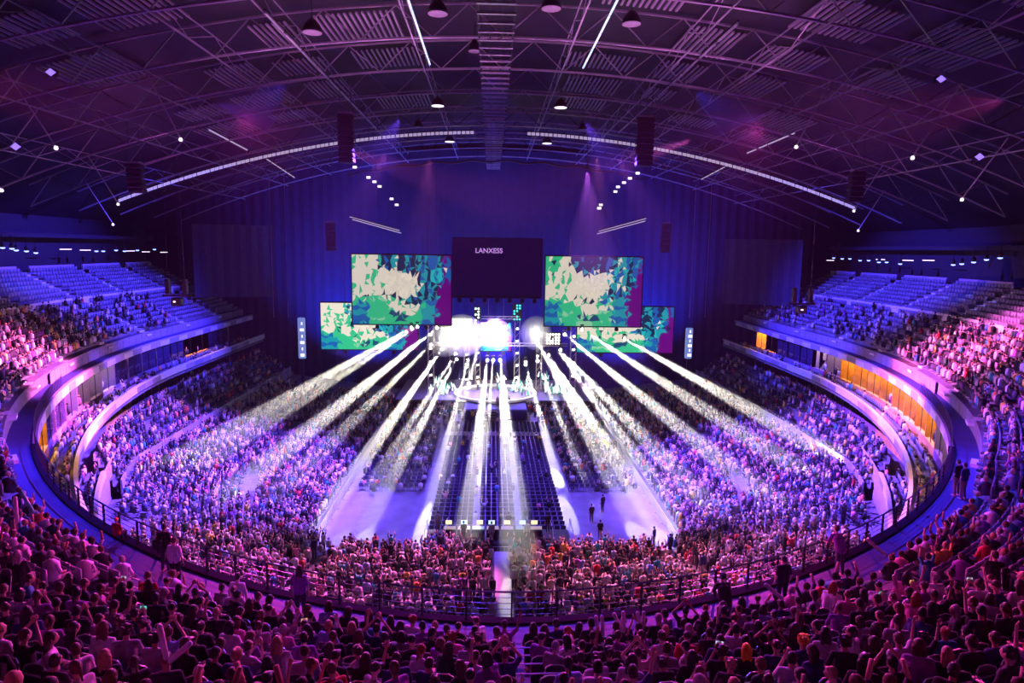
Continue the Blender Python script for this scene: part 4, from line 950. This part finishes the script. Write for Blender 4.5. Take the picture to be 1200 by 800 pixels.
# people standing on the walkway by the rail
def stand_at(px_, py_, t, pose, hr, hc, sc, label, scale=1.0, face=None):
    best = min(np.arange(-60, 60, 0.1), key=lambda s: abs(project([[*P3(s)(t, ZA + 0.9)]])[0][0] - px_) + (0 if (s < 0) == (px_ < 583) else 1e4) + (1e4 if abs(project([[*P3(s)(t, ZA + 0.9)]])[1][0] - py_) > 60 else 0))
    x, y = ring(best, t); return person((float(x), float(y), ZA), face if face is not None else face_dir(x, y), pose, hr, hc, sc, label, 'people standing on the walkway', scale)
SP = [stand_at(193, 655, 0.75, 'stand', 'short', 'black', 'black', 'person in black shirt with a shoulder bag standing at the left railing'),
 stand_at(204, 662, 1.25, 'stand', 'short', 'dark brown', 'white', 'person in white T-shirt standing behind the black-shirted one at left railing'),
 stand_at(352, 690, 1.0, 'wave', 'long', 'dark brown', 'purple', 'long-haired person in purple top standing on the walkway left of centre') if False else
 stand_at(352, 690, 1.2, 'stand', 'long', 'dark brown', 'purple', 'long-haired person in purple top standing on the walkway left of centre'),
 stand_at(280, 700, 2.2, 'stand', 'short', 'black', 'white', 'person in white shirt standing on the walkway above the left front rows'),
 stand_at(985, 652, 0.9, 'lean', 'short', 'dark brown', 'purple', 'dark-dressed person leaning over the right railing'),
 stand_at(918, 690, 1.4, 'stand', 'short', 'black', 'black', 'black-dressed person standing on the walkway, right of centre'),
 stand_at(850, 705, 1.9, 'lean', 'curly', 'black', 'black', 'curly-haired person in dark shirt bending forward on the walkway'),
 stand_at(1122, 540, 0.9, 'stand', 'short', 'black', 'black', 'taller dark silhouette standing on the right bend of the walkway'),
 stand_at(1130, 520, 1.2, 'stand', 'short', 'black', 'navy', 'second dark silhouette standing on the right bend, farther along'),
 stand_at(136, 620, 0.5, 'sit', 'crop', 'dark brown', 'red', 'small person in glowing orange vest crouching at the left railing', 0.8)]
SP[-1].children[0].color = (1.0, 0.16, 0.02, 1)
b_ = SP[0]; m = MB(); m.bbox((0, 0, 0), (0.32, 0.16, 0.36), 0, 0.05); tag(m.build('shoulder_bag', M_dark, None, False, (b_.location.x - .12, b_.location.y - .24, ZA + 1.1)), 'dark shoulder bag on the black-shirted person by the left railing', 'bag')
# orange light painted into one spectator's hair, another's orange cap, and balloons sticks
R = random.Random(5)
for k, (px_, py_, hr, lb) in enumerate([(878, 776, 'crop', 'spectator with head glowing orange in front right rows'), (938, 782, 'cap', 'spectator in bright orange cap near the bottom right')]):
    j = min(near, key=lambda j: (px[j] - px_) ** 2 + (py[j] - py_) ** 2)
    o = [q for q in COL.objects if q.get('category') == 'person' and abs(q.location.x - UP[j][2]) < 1e-4 and abs(q.location.y - UP[j][3]) < 1e-4][0]
    o['label'] = lb; [c for c in o.children if c.name.startswith('hair')][0].color = (1.0, 0.45, 0.02, 1)
    spot('follow_spot', (o.location.x + 2.5, o.location.y + 3, o.location.z + 4), (o.location.x, o.location.y, o.location.z + 1.2), (1, .55, .1), 130, 10, .5, .05)
def stick(px_, py_, Y, ang, colr, label, ln=0.55):
    p = at(px_, py_, Y=Y); m = MB(); a = math.radians(ang); d = Vector((math.sin(a), 0, math.cos(a))); capsule(m, -d * ln / 2, d * ln / 2, .045, .045, 8)
    o = m.build('inflatable_stick', mat('stick_' + colr, {'white': (.8, .8, .9), 'teal': (.1, .7, .6), 'pink': (.8, .3, .5)}[colr], 0.3), None, True, p); tag(o, label, 'inflatable stick', 'inflatable clapping sticks')
for q in [(191, 752, 9.6, -8, 'white', 'white inflatable stick held upright near the lower left corner', .5), (211, 764, 9.6, 48, 'white', 'white inflatable stick tilted right, beside the upright one', .4), (19, 597, 16, 0, 'white', 'pale upright inflatable stick at the left picture edge', .6),
          (32, 588, 17, -25, 'teal', 'teal glowing inflatable stick in the left stand', .6), (700, 733, 14.6, -10, 'white', 'first of the white inflatable sticks over the front row', .45), (706, 733, 14.6, -6, 'white', 'second of the white inflatable sticks over the front row', .45),
          (724, 729, 14.8, -25, 'white', 'third of the white inflatable sticks over the front row, tilted left', .45), (731, 728, 14.8, -5, 'white', 'fourth of the white inflatable sticks over the front row', .45), (749, 727, 14.8, -12, 'white', 'fifth of the white inflatable sticks over the front row', .4),
          (754, 727, 14.8, 0, 'white', 'sixth of the white inflatable sticks over the front row', .4), (1051, 688, 13, -18, 'pink', 'pink inflatable stick raised in the right stand', .5), (1027, 641, 15.5, -50, 'white', 'pale inflatable stick lying at the right railing corner', .6), (907, 693, 14, -50, 'white', 'pale inflatable stick at the end of the right front row', .5)]: stick(*q)

# ------------------------------------------------------------------ seats: the nearest 300 as things, the rest as one mass
def seat_proto():
    r = thing('stadium_seat', 'x', 'seat', (0, 0, 0), 0, 'folding seats of the upper stand')
    m = MB(); m.bbox((0, 0.24, 0.43), (0.44, 0.40, 0.06), 0, 0.04); m.build('seat_pan', M_seat, r)
    m = MB(); n = 8; v = []; f = []
    for k in range(n + 1):
        a = -0.5 + k / n; cz = 0.90 + 0.04 * math.cos(a * PI); 
        for (yy, z_) in ((0.04 + .05 * (2 * a) ** 2, 0.42), (-0.03 + .05 * (2 * a) ** 2, cz), (-0.06 + .05 * (2 * a) ** 2, cz), (0.01 + .05 * (2 * a) ** 2, 0.42)): v.append((a * 0.46, yy, z_))
    for k in range(n):
        for q in range(4): l = (q + 1) % 4; f.append((k * 4 + q, k * 4 + l, k * 4 + 4 + l, k * 4 + 4 + q))
    f += [(3, 2, 1, 0), (n * 4, n * 4 + 1, n * 4 + 2, n * 4 + 3)]; m.add(v, f); m.build('backrest', M_seat, r)
    m = MB(); m.tube([(-.235, .08, .45), (-.24, .03, .8), (-.2, .0, .92), (-.1, -.045, .945), (.1, -.045, .945), (.2, .0, .92), (.24, .03, .8), (.235, .08, .45)], 0.012, 5); m.build('rim', M_rowrail, r)
    for e in (-.19, .19):
        m = MB(); m.box((e, .16, .2), (.04, .2, .4)); m.build('leg', M_dark, r)
    return r
proto = seat_proto(); first = True; snear = [j for j in order if inv[j]][:300]
srow = {}
for j in sorted(snear, key=lambda j: px[j]): srow.setdefault(UP[j][0], []).append(j)
srank = {j: q for l in srow.values() for q, j in enumerate(l)}
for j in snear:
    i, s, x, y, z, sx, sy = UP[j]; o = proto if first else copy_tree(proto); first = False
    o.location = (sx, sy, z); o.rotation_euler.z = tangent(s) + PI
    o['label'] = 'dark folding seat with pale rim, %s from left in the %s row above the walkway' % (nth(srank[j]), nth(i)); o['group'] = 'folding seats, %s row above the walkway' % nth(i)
def arrays(m): return np.array(m.v, float), m.f
def joined(name, template, XY, RZ, SC, mt, colors=None, cls=None):
    """template = (verts, faces); one mesh of all copies"""
    V, Fc = template; V = np.asarray(V); n = len(V); N = len(XY); c, s_ = np.cos(RZ), np.sin(RZ)
    X = V[None, :, 0] * SC[:, None]; Y = V[None, :, 1] * SC[:, None]; Z = V[None, :, 2] * SC[:, None]
    O = np.stack([X * c[:, None] - Y * s_[:, None] + XY[:, 0:1], X * s_[:, None] + Y * c[:, None] + XY[:, 1:2], Z + XY[:, 2:3]], -1).reshape(-1, 3)
    Lp = np.concatenate([np.array(f) for f in Fc]); Ls = np.array([len(f) for f in Fc])
    return O, (Lp[None] + (np.arange(N) * n)[:, None]).ravel(), np.tile(Ls, N)
def raw_mesh(name, parts, mt, colors=None):
    V = np.concatenate([p[0] for p in parts]); off = 0; L = []; T = []
    for p in parts: L.append(p[1] + off); T.append(p[2]); off += len(p[0])
    L = np.concatenate(L); T = np.concatenate(T); me = bpy.data.meshes.new(name); me.vertices.add(len(V)); me.vertices.foreach_set('co', V.ravel())
    me.loops.add(len(L)); me.loops.foreach_set('vertex_index', L.astype(np.int32)); me.polygons.add(len(T))
    me.polygons.foreach_set('loop_start', np.r_[0, np.cumsum(T)[:-1]].astype(np.int32)); me.update(calc_edges=True)
    if colors is not None: ca = me.color_attributes.new('Col', 'FLOAT_COLOR', 'POINT'); ca.data.foreach_set('color', np.c_[colors, np.ones(len(colors))].ravel())
    me.materials.append(mt); o = bpy.data.objects.new(name, me); COL.objects.link(o); return o
# seats of all other places (upper, box level, club level)
m = MB(); m.box((0, 0.22, 0.42), (0.42, 0.38, 0.06)); m.box((0, 0.0, 0.68), (0.44, 0.06, 0.48)); TS = arrays(m)
sset = set(snear); rest = [j for j in range(len(UP)) if j not in sset and invw[j]]
XY = [(UP[j][5], UP[j][6], UP[j][4]) for j in rest]; RZ = [tangent(UP[j][1]) + PI for j in rest]
CRP = []      # crowd places: x, y, z, facing, far flag
for lvl in (0, 1):
    zz0, tt = (ZB - .9, TB) if lvl == 0 else (ZC - .9, TC)
    for r_ in range(2 if lvl == 0 else 3):
        for s in np.arange(-s_of_y(104, 1), s_of_y(104, 1), 0.56):
            if lvl == 1 and abs(s) > LIMC: continue
            if abs((abs(s) % 9) - 4) < .5: continue
            x, y = ring(s, tt + 0.55 + 0.78 * r_); z = zz0 + 0.12 * r_; a = (float(x), float(y), z)
            XY.append(a); RZ.append(tangent(s) + PI)
            if rng.random() < (0.6 if ((s < 0 and abs(y - 45) < 14) or lvl == 1 or y < 36) else 0.25): CRP.append((a[0], a[1], a[2], tangent(s) + PI))
for (xr) in ():
    pass
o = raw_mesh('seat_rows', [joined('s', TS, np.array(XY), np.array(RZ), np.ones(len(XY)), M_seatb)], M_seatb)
tag(o, 'thousands of grey-blue folding seats filling the stands', 'seats', None, 'stuff')
# risers for the box-level seat rows
for nm, z0, t0, lim in (('floor_box_steps', ZB - .9, TB, s_of_y(104, 1)), ('floor_club_steps', ZC - .9, TC, LIMC)):
    m = MB(); sec = [(t0 + .25, z0)]
    for r_ in range(1, 2 if t0 == TB else 3): sec += [(t0 + .55 + .78 * r_ - .3, z0 + .12 * (r_ - 1)), (t0 + .55 + .78 * r_ - .3, z0 + .12 * r_)]
    sec.append((t0 + (1.95 if t0 == TB else 2.8), sec[-1][1])); m.sweep([P3(s) for s in VIEW_S if abs(s) <= lim], [(a, b + 0.01) for a, b in sec]); m.build(nm, M_conc)['kind'] = 'structure'

# ------------------------------------------------------------------ the rest of the crowd, one object
def tmpl(pose, lod):
    parts = []      # (MB, class)
    hd = 1.2 if pose[0] == 's' else 1.62; hip = 0.5 if pose[0] == 's' else 0.92
    n = 7 if lod == 1 else 5; h = MB(); h.lathe((0, .035, hd), [(.03, -.12), (.065, -.06), (.08, .01), (.06, .085)] if lod == 1 else [(.04, -.11), (.085, .0), (.05, .09)], n)
    k = MB(); k.lathe((0, -.0, hd + .02), [(.07, -.07), (.098, .0), (.09, .06), (.03, .11)] if lod == 1 else [(.09, -.05), (.10, .04), (.03, .11)], n)
    t = MB(); v = []; 
    for (zz_, w, d_) in ((hip, .17, .12), (hip + .3, .19, .12), (hip + .5, .20, .10), (hip + .57, .07, .06)): v += [(-w, -d_, zz_), (w, -d_, zz_), (w, d_, zz_), (-w, d_, zz_)]
    t.add(v, [(3, 2, 1, 0), (12, 13, 14, 15)] + [(i * 4 + j, i * 4 + (j + 1) % 4, i * 4 + 4 + (j + 1) % 4, i * 4 + 4 + j) for i in range(3) for j in range(4)])
    a = MB(); sl = MB()
    for e in (-1, 1):
        if 'up' in pose: el, wr = (e * .3, .05, hip + .72), (e * .22, .12, hip + .98)
        elif 'ph' in pose: el, wr = (e * .27, .15, hip + .3), (e * .07, .3, hip + .6)
        else: el, wr = (e * .27, .05, hip + .22), (e * .12, .3, hip + .12)
        if lod == 1 or 'down' not in pose:
            sl.tube([(e * .19, 0, hip + .47), el], .055, 4); a.tube([el, wr], .042, 4, .04)
    g = MB()
    for e in (-1, 1):
        if pose[0] == 's': g.tube([(e * .1, 0, .5), (e * .12, .42, .48)], .08, 4)
        elif lod == 1 or True: g.tube([(e * .1, 0, hip), (e * .11, 0, .05)], .09, 4, .06, caps=False)
    V = []; Fc = []; C = []
    for mb, c in ((h, 0), (a, 0), (k, 1), (t, 2), (sl, 2), (g, 3)):
        n0 = len(V); V += mb.v; Fc += [tuple(i + n0 for i in f) for f in mb.f]; C += [c] * len(mb.v)
    return (np.array(V, float), Fc), np.array(C)
SH = np.array(list(SCOL.values()) + [(.75, .73, .82)] * 8 + [(.02, .02, .03)] * 14 + [(.06, .06, .1)] * 5 + [(.75, .6, .7)] * 2 + [(.8, .25, .1), (.75, .6, .1), (.1, .3, .75)]); HA = np.array([HCOL[h] for h in ('black', 'dark brown', 'dark brown', 'brown', 'brown', 'blond', 'grey')]); SK = np.array(SKIN)
L1, L2 = [], []
for j in range(len(UP)):
    if j in nearset or not invw[j] or not occm[j] or not clear[j]: continue
    i, s, x, y, z, sx, sy = UP[j]; (L1 if zz[j] < 30 else L2).append((x, y, z, face_dir(x, y) * .7 + rng.normal(0, .2), 's'))
# lower stand
ramps = [at(150, 612, z=4.5), at(1012, 622, z=4.5)]
for r_ in range(NL):
    s = -s_of_y(106, 1)
    while s < s_of_y(106, 1):
        p = lower(s, (r_ + 0.35) / NL); q = lower(s + .1, (r_ + 0.35) / NL); dens = math.hypot(q[0] - p[0], q[1] - p[1]) / 0.1
        x, y, z = p; z = lower(s, r_ / NL)[2]; s += 0.60 / max(0.15, dens)
        if y > 100: continue
        if y < 49.5 and any(abs(x - a * (1 + r_ * .004)) < .62 for a in (0.9, -11.5, 13.0)): continue
        if y < 49.5 and abs(x) > 0 and False: continue
        if any((x - a.x) ** 2 + (y - a.y) ** 2 < 7 for a in ramps): continue
        if y > 52 and r_ in (12, 13) and int(y / 9) % 2 == 0: continue
        if y > 52 and (y % 11) < 0.8: continue
        if y > 36 and rng.random() > (.92 if y < 85 else .7): continue
        if y <= 36 and rng.random() > .93: continue
        (L2).append((x + rng.normal(0, .04), y, z, face_dir(x, y) + rng.normal(0, .3), 'ps'[int(rng.random() < .55)] if y > 36 else 's'))
for sd in (-1, 1):
    for r_ in range(6):
        s = s_of_y(53, 1)
        while s < s_of_y(106, 1):
            p = upper_low(sd * s, (r_ + .35) / 6); s += .58
            if abs((s % 10) - 5) < .6: continue
            if rng.random() < (.8 if p[1] < 90 else .6): L2.append((p[0], p[1], upper_low(sd * s, r_ / 6)[2], face_dir(p[0], p[1]), 's'))
for c in CRP: L2.append((*c, 's'))
for _ in range(260):      # people standing in the booths
    sg_ = rng.choice([-1, 1]); lv = rng.integers(2); s = s_of_y(rng.uniform(30, 92), sg_)
    if (s * 10) % 36 < 6: continue
    x, y = ring(s, rng.uniform(.9, 2.2)); L2.append((float(x), float(y), (ZB, ZC)[lv] - .9, rng.uniform(0, 6.28), 'q'))
# standing groups on the hall floor before the near stand, and at the stage front
for _ in range(70):
    a = at(rng.uniform(395, 500) if rng.random() < .45 else rng.uniform(655, 850), rng.uniform(664, 674), z=0); L2.append((a.x, a.y, 0, face_dir(a.x, a.y) + rng.normal(0, .8), 'p'))
for _ in range(330):
    x = rng.uniform(-14, 15); y = rng.uniform(86.5, 96.5)
    if abs(x - RX) < 5 and y > 91.5: continue
    if abs(x - RX) < 6.2 and y < 91: continue
    L2.append((x, y, 0, face_dir(x, y, ty=108), 'p'))
for _ in range(420):      # people among the floor blocks
    sd = rng.choice([-1, 1]); x = RX + sd * rng.uniform(7.3, 14.0); y = rng.uniform(63, 86)
    if y < 70 and rng.random() < .5: continue
    L2.append((x, y, 0, face_dir(x, y), 'p' if rng.random() < .4 else 's'))
for _ in range(60): x = RX + rng.uniform(-5.8, 5.8); y = rng.uniform(54, 90); L2.append((x, y, 0, 0, 's'))
parts = []; cols = []
for lst, lod in ((L1, 1), (L2, 2)):
    kinds = {'s': ['s_down'] * 8 + ['s_ph', 's_up'], 'p': ['p_down', 'p_up', 'p_ph', 'p_up'], 'q': ['p_down']}
    asg = [kinds[q[4]][rng.integers(len(kinds[q[4]]))] for q in lst]
    for kd in sorted(set(asg)):
        sel = [q for q, a in zip(lst, asg) if a == kd]; T_, C = tmpl(kd, lod); N = len(sel); arr = np.array([q[:4] for q in sel], float)
        parts.append(joined('c', T_, arr[:, :3], arr[:, 3], rng.uniform(.92, 1.06, N), M_crowd))
        pal = np.stack([SK[rng.integers(len(SK), size=N)], HA[rng.integers(len(HA), size=N)], SH[rng.integers(len(SH), size=N)], np.array(TRC)[rng.integers(len(TRC), size=N)]], 1)
        cols.append(pal[:, C, :].reshape(-1, 3))
o = raw_mesh('crowd', parts, M_crowd, np.concatenate(cols)); tag(o, 'dense crowd of spectators filling the stands and the floor', 'crowd', None, 'stuff')
print('crowd', len(L1), len(L2), 'polys', len(o.data.polygons))
# pale ramps of the corner passages
for k, a in enumerate(ramps):
    m = MB(); m.bbox((a.x, a.y, a.z - 1.5), (2.6, 5.0, 0.3), (-0.5 if k == 0 else 0.5), 0.1); m.build('floor_ramp', M_mauve)['kind'] = 'structure'

# ------------------------------------------------------------------ hall floor: chairs, barriers, mixing desk
m = MB(); m.bbox((0, 0.02, 0.45), (0.44, 0.44, 0.05), 0, 0.04); m.bbox((0, -0.2, 0.72), (0.43, 0.05, 0.34), 0, 0.02)
for ex in (-.19, .19):
    for ey in (-.19, .2): m.tube([(ex, ey, 0), (ex, ey, 0.44)], .014, 4)
CHAIR = m; chair_me = m.mesh('floor_chair', mat('chair_fabric', (0.05, 0.05, 0.12), 0.35)); chairs = []
for r_ in range(36):
    y = 53.2 + r_ * 1.02
    if 82 < y < 84.5: continue
    for c in range(22):
        x = RX - 5.6 + c * 0.53
        if c in (7, 14): continue
        chairs.append((x, y, 0.0, r_, 'centre block', c))
for sd in (-1, 1):
    for r_ in range(20):
        for c in range(12): chairs.append((RX + sd * (7.4 + c * .55), 64.5 + r_ * 1.1, 0.0, r_, '%s block' % ('left' if sd < 0 else 'right'), c if sd > 0 else 11 - c))
chairs.sort(key=lambda c: c[1])
for c in chairs[:300]:
    o = link_mesh('floor_chair', chair_me, None, c[:3]); tag(o, 'dark floor chair, %s from left in the %s row from the mixing desk, %s' % (nth(c[5]), nth(c[3]), c[4]), 'chair', 'floor chairs, %s row, %s' % (nth(c[3]), c[4]))
cr = np.array([c[:3] for c in chairs[300:]]); o = raw_mesh('floor_chairs', [joined('c', arrays(CHAIR), cr, np.zeros(len(cr)), np.ones(len(cr)), None)], MATS['chair_fabric'])
tag(o, 'hundreds of dark chairs farther up the hall floor', 'chairs', None, 'stuff')
def barrier(label, p0, p1, h=1.1, solid=False, mt=None):
    a, b = Vector(p0), Vector(p1); L = (b - a).length; n = max(1, round(L / 2.4)); r = thing('crowd_barrier', label, 'barrier', group='crowd barriers'); rz = math.atan2(b.y - a.y, b.x - a.x)
    for i in range(n):
        c = a.lerp(b, (i + .5) / n); w = L / n - 0.05
        if solid: m = MB(); m.box((c.x, c.y, h / 2), (w, 0.05, h), rz); m.build('panel', mt or M_grey, r)
        else:
            m = MB(); e = Vector((math.cos(rz), math.sin(rz), 0)) * w / 2
            m.tube([c - e + Vector((0, 0, .15)), c - e + Vector((0, 0, h)), c + e + Vector((0, 0, h)), c + e + Vector((0, 0, .15)), c - e + Vector((0, 0, .15))], .022, 4); m.build('frame', M_rowrail, r)
            m = MB()
            for q in range(1, 9): p = c - e + 2 * e * q / 9; m.tube([p + Vector((0, 0, .15)), p + Vector((0, 0, h))], .009, 3, caps=False)
            m.build('bars', M_rowrail, r)
        m = MB(); m.box((c.x, c.y, 0.03), (0.5, 0.05, 0.05), rz + PI / 2); m.build('foot', M_rail, r)
barrier('long pale barrier along the left edge of the hall floor', (-14.1, 51.5, 0), (-14.1, 94, 0), 1.0, True)
barrier('long pale barrier along the right edge of the hall floor', (15.5, 50.5, 0), (15.5, 94, 0), 1.0, True)
barrier('tubular barrier before the near stand, left of the mixing desk', (-12, 49.6, 0), (-6.5, 49.6, 0))
barrier('tubular barrier before the near stand, right of the mixing desk', (7.5, 49.6, 0), (13.5, 49.6, 0))
barrier('low barrier behind the mixing desk', (-6.0, 49.7, 0), (7.0, 49.7, 0), 1.0)
r = thing('mixing_platform', 'black platform of the mixing desks with stairs at both ends', 'platform', (RX, 51.7, 0))
m = MB(); m.bbox((0, 0, 0.5), (11.6, 2.8, 1.0), 0, 0.1); m.build('deck', M_dark, r)
for e, mt in ((-5.0, M_grey), (5.1, mat('yellow_edge', (.6, .4, .05)))):
    for q in range(4):
        m = MB(); m.box((e, -1.5 - 0.28 * (3 - q), 0.22 + 0.22 * q), (1.5, 0.3, 0.06)); m.build('step', mt if q == 3 else M_grey, r)
    for w in (-.8, .8):
        m = MB(); m.tube([(e + w, -2.3, 0), (e + w, -2.3, 1.0), (e + w, -1.2, 2.0), (e + w, 1.2, 2.0), (e + w, 1.2, 1.0)], .03, 4); m.build('handrail', M_rowrail, r)
for k in range(7):
    x = RX - 3.9 + k * 1.15; r = thing('mixing_desk', 'mixing desk with glowing faders, %s from the left' % nth(k), 'mixing desk', (x, 51.3, 1.0), group='mixing desks')
    m = MB(); m.bbox((0, 0, 0.42), (1.05, 0.7, 0.84), 0, 0.05); m.build('case', M_dark, r)
    m = MB(); m.box((0, 0.0, 0.86), (0.95, 0.6, 0.05)); m.build('control_surface', mat('fader_glow_%d' % (k % 3), (.1, .1, .1), emit=((1, .75, .3), (.8, .5, .9), (.5, .8, 1))[k % 3], estr=0.35), r)
    m = MB(); m.box((0.1 * (k % 3 - 1), 0.4, 1.15), (0.5, 0.05, 0.32)); m.build('monitor', mat('monitor_glow_%d' % (k % 2), (.1, .1, .1), emit=((1, .85, .45), (.6, .9, 1))[k % 2], estr=1.3), r)
for k, (x, y) in enumerate([(-4.2, 52.6), (-2.0, 50.6), (0.2, 50.5), (1.6, 52.4), (3.0, 50.6), (4.8, 52.3)]):
    person((x, y, 1.0), R.uniform(-.5, .5), 'stand', 'short', 'black', 'black' if k % 2 else 'grey', 'sound engineer in %s top on the mixing platform, %s from the left' % ('black' if k % 2 else 'grey', nth(k)), 'engineers at the mixing desks')
for k, (px_, py_, lb) in enumerate([(703, 632, 'lone figure with long shadow on the right hall floor'), (693, 612, 'figure walking on the right hall floor near the chairs'), (706, 600, 'figure by the chair block on the right hall floor'), (766, 640, 'dark figure at the right hall floor barrier')]):
    p = at(px_, py_, z=0); person((p.x, p.y, 0), 0.3 * k, 'stand', 'short', 'black', 'black', lb, 'people crossing the hall floor')
for k, (px_, dy, lb) in enumerate([(583, 0, 'performer in white at the tip of the runway'), (570, 2.4, 'performer on the runway behind the singer, left'), (596, 2.6, 'performer on the runway behind the singer, right'), (560, 9, 'performer at the left of the round riser'), (606, 9, 'performer at the right of the round riser'), (583, 11, 'performer in the middle of the round riser')]):
    p = at(px_, 476, Y=93.4 + dy); person((p.x, 93.4 + dy, 1.6 if dy < 4 else 2.18), PI, 'wave' if False else ('stand_up' if k % 2 else 'stand'), 'short', 'blond', 'white', lb, 'performers')
# pale rails along the near rows
for i in range(9):
    if i > 8: break
    for sd, (a, b) in enumerate([(-18.6, -10.4), (-8.7, 8.7), (10.4, 18.6)]):
        ss = np.arange(a, b + .01, .4); pts = []
        for s in ss: t, z, tr, ri = row_prof(s, i); x, y = ring(s, t + .66); pts.append((float(x), float(y), z + .86))
        if math.hypot(pts[len(pts) // 2][0], pts[len(pts) // 2][1]) < 4.5: continue
        r = thing('row_rail', 'long pale rail behind the %s seat row, %s section' % (nth(i), ('left', 'middle', 'right')[sd]), 'rail', group='row rails')
        m = MB(); m.tube(pts, .018, 5); m.build('tube', M_rowrail, r)
        for q in range(0, len(pts), 5):
            m = MB(); m.tube([(pts[q][0], pts[q][1], pts[q][2] - .86), pts[q]], .014, 4); m.build('bracket', M_rail, r)
# vomitory guard rails at both front corners of the near stand
for sd, n_ in ((-1, 'left'), (1, 'right')):
    r = thing('guard_rail', 'set of pale horizontal guard rails by the %s walkway stairs' % n_, 'railing', group='guard rails')
    ss = [sd * q for q in np.arange(9.9, 15.5, .5)]
    for h in (.25, .5, .75, 1.0):
        m = MB(); m.tube([(float(ring(s, 3.2)[0]), float(ring(s, 3.2)[1]), ZA + .3 + h * 1.1) for s in ss], .02, 5); m.build('rail', M_rowrail, r)
    for s in ss[::4]:
        x, y = ring(s, 3.2); m = MB(); m.box((float(x), float(y), ZA + .7), (.05, .05, 1.4)); m.build('post', M_rail, r)

# the broad violet shaft that falls behind the right screen
a = at(688, 200, Y=84); b = at(694, 330, Y=97); d = (b - a).normalized(); L = (b - a).length
spot('violet_beam', a, b, (0.55, 0.12, 1.0), 60000, 30, .4, .1)
m = MB(); m.tube([d * .3, d * L], .2, 14, math.tan(math.radians(15.2)) * L); o = m.build('light_shaft', M_haze2, None, False, a)
tag(o, 'broad violet shaft of lit haze falling behind the right screen', 'light shaft', 'shafts of lit haze', 'stuff')
r = thing('flood_lamp', 'lamp in the roof that throws the broad violet shaft', 'lamp', a)
m = MB(); m.lathe((0, 0, .1), [(.3, 0), (.32, .3), (.15, .7)], 10); m.build('housing', M_dark, r)
m = MB(); m.tube([(0, 0, .8), (0, 0, zroof(a.x) - a.z)], .04, 4); m.build('rod', M_dark, r)

# added haze puffs, each lit by an added inner point, for the stage glare
for k, (px_, py_, Y, rx_, rz_, pw) in enumerate([(541, 393, 98.5, 3.6, 3.2, 1500), (521, 398, 98.5, 2.6, 2.6, 600), (628, 390, 98.5, 2.4, 2.6, 800), (582, 392, 101, 2.6, 2.4, 600)]):
    p = at(px_, py_, Y=Y); m = MB(); m.lathe((0, 0, 0), [(rx_ * math.cos(a), rz_ * math.sin(a)) for a in np.linspace(-1.5, 1.5, 9)], 14)
    o = m.build('glare_puff', M_haze3, None, False, p); tag(o, 'added haze puff making the stage glare, %s from the left of the stage' % nth([1, 0, 3, 2][k]), 'smoke', 'stage glare puffs', 'stuff')
    point('glare_point', p, (1, .96, .84), pw, .5)
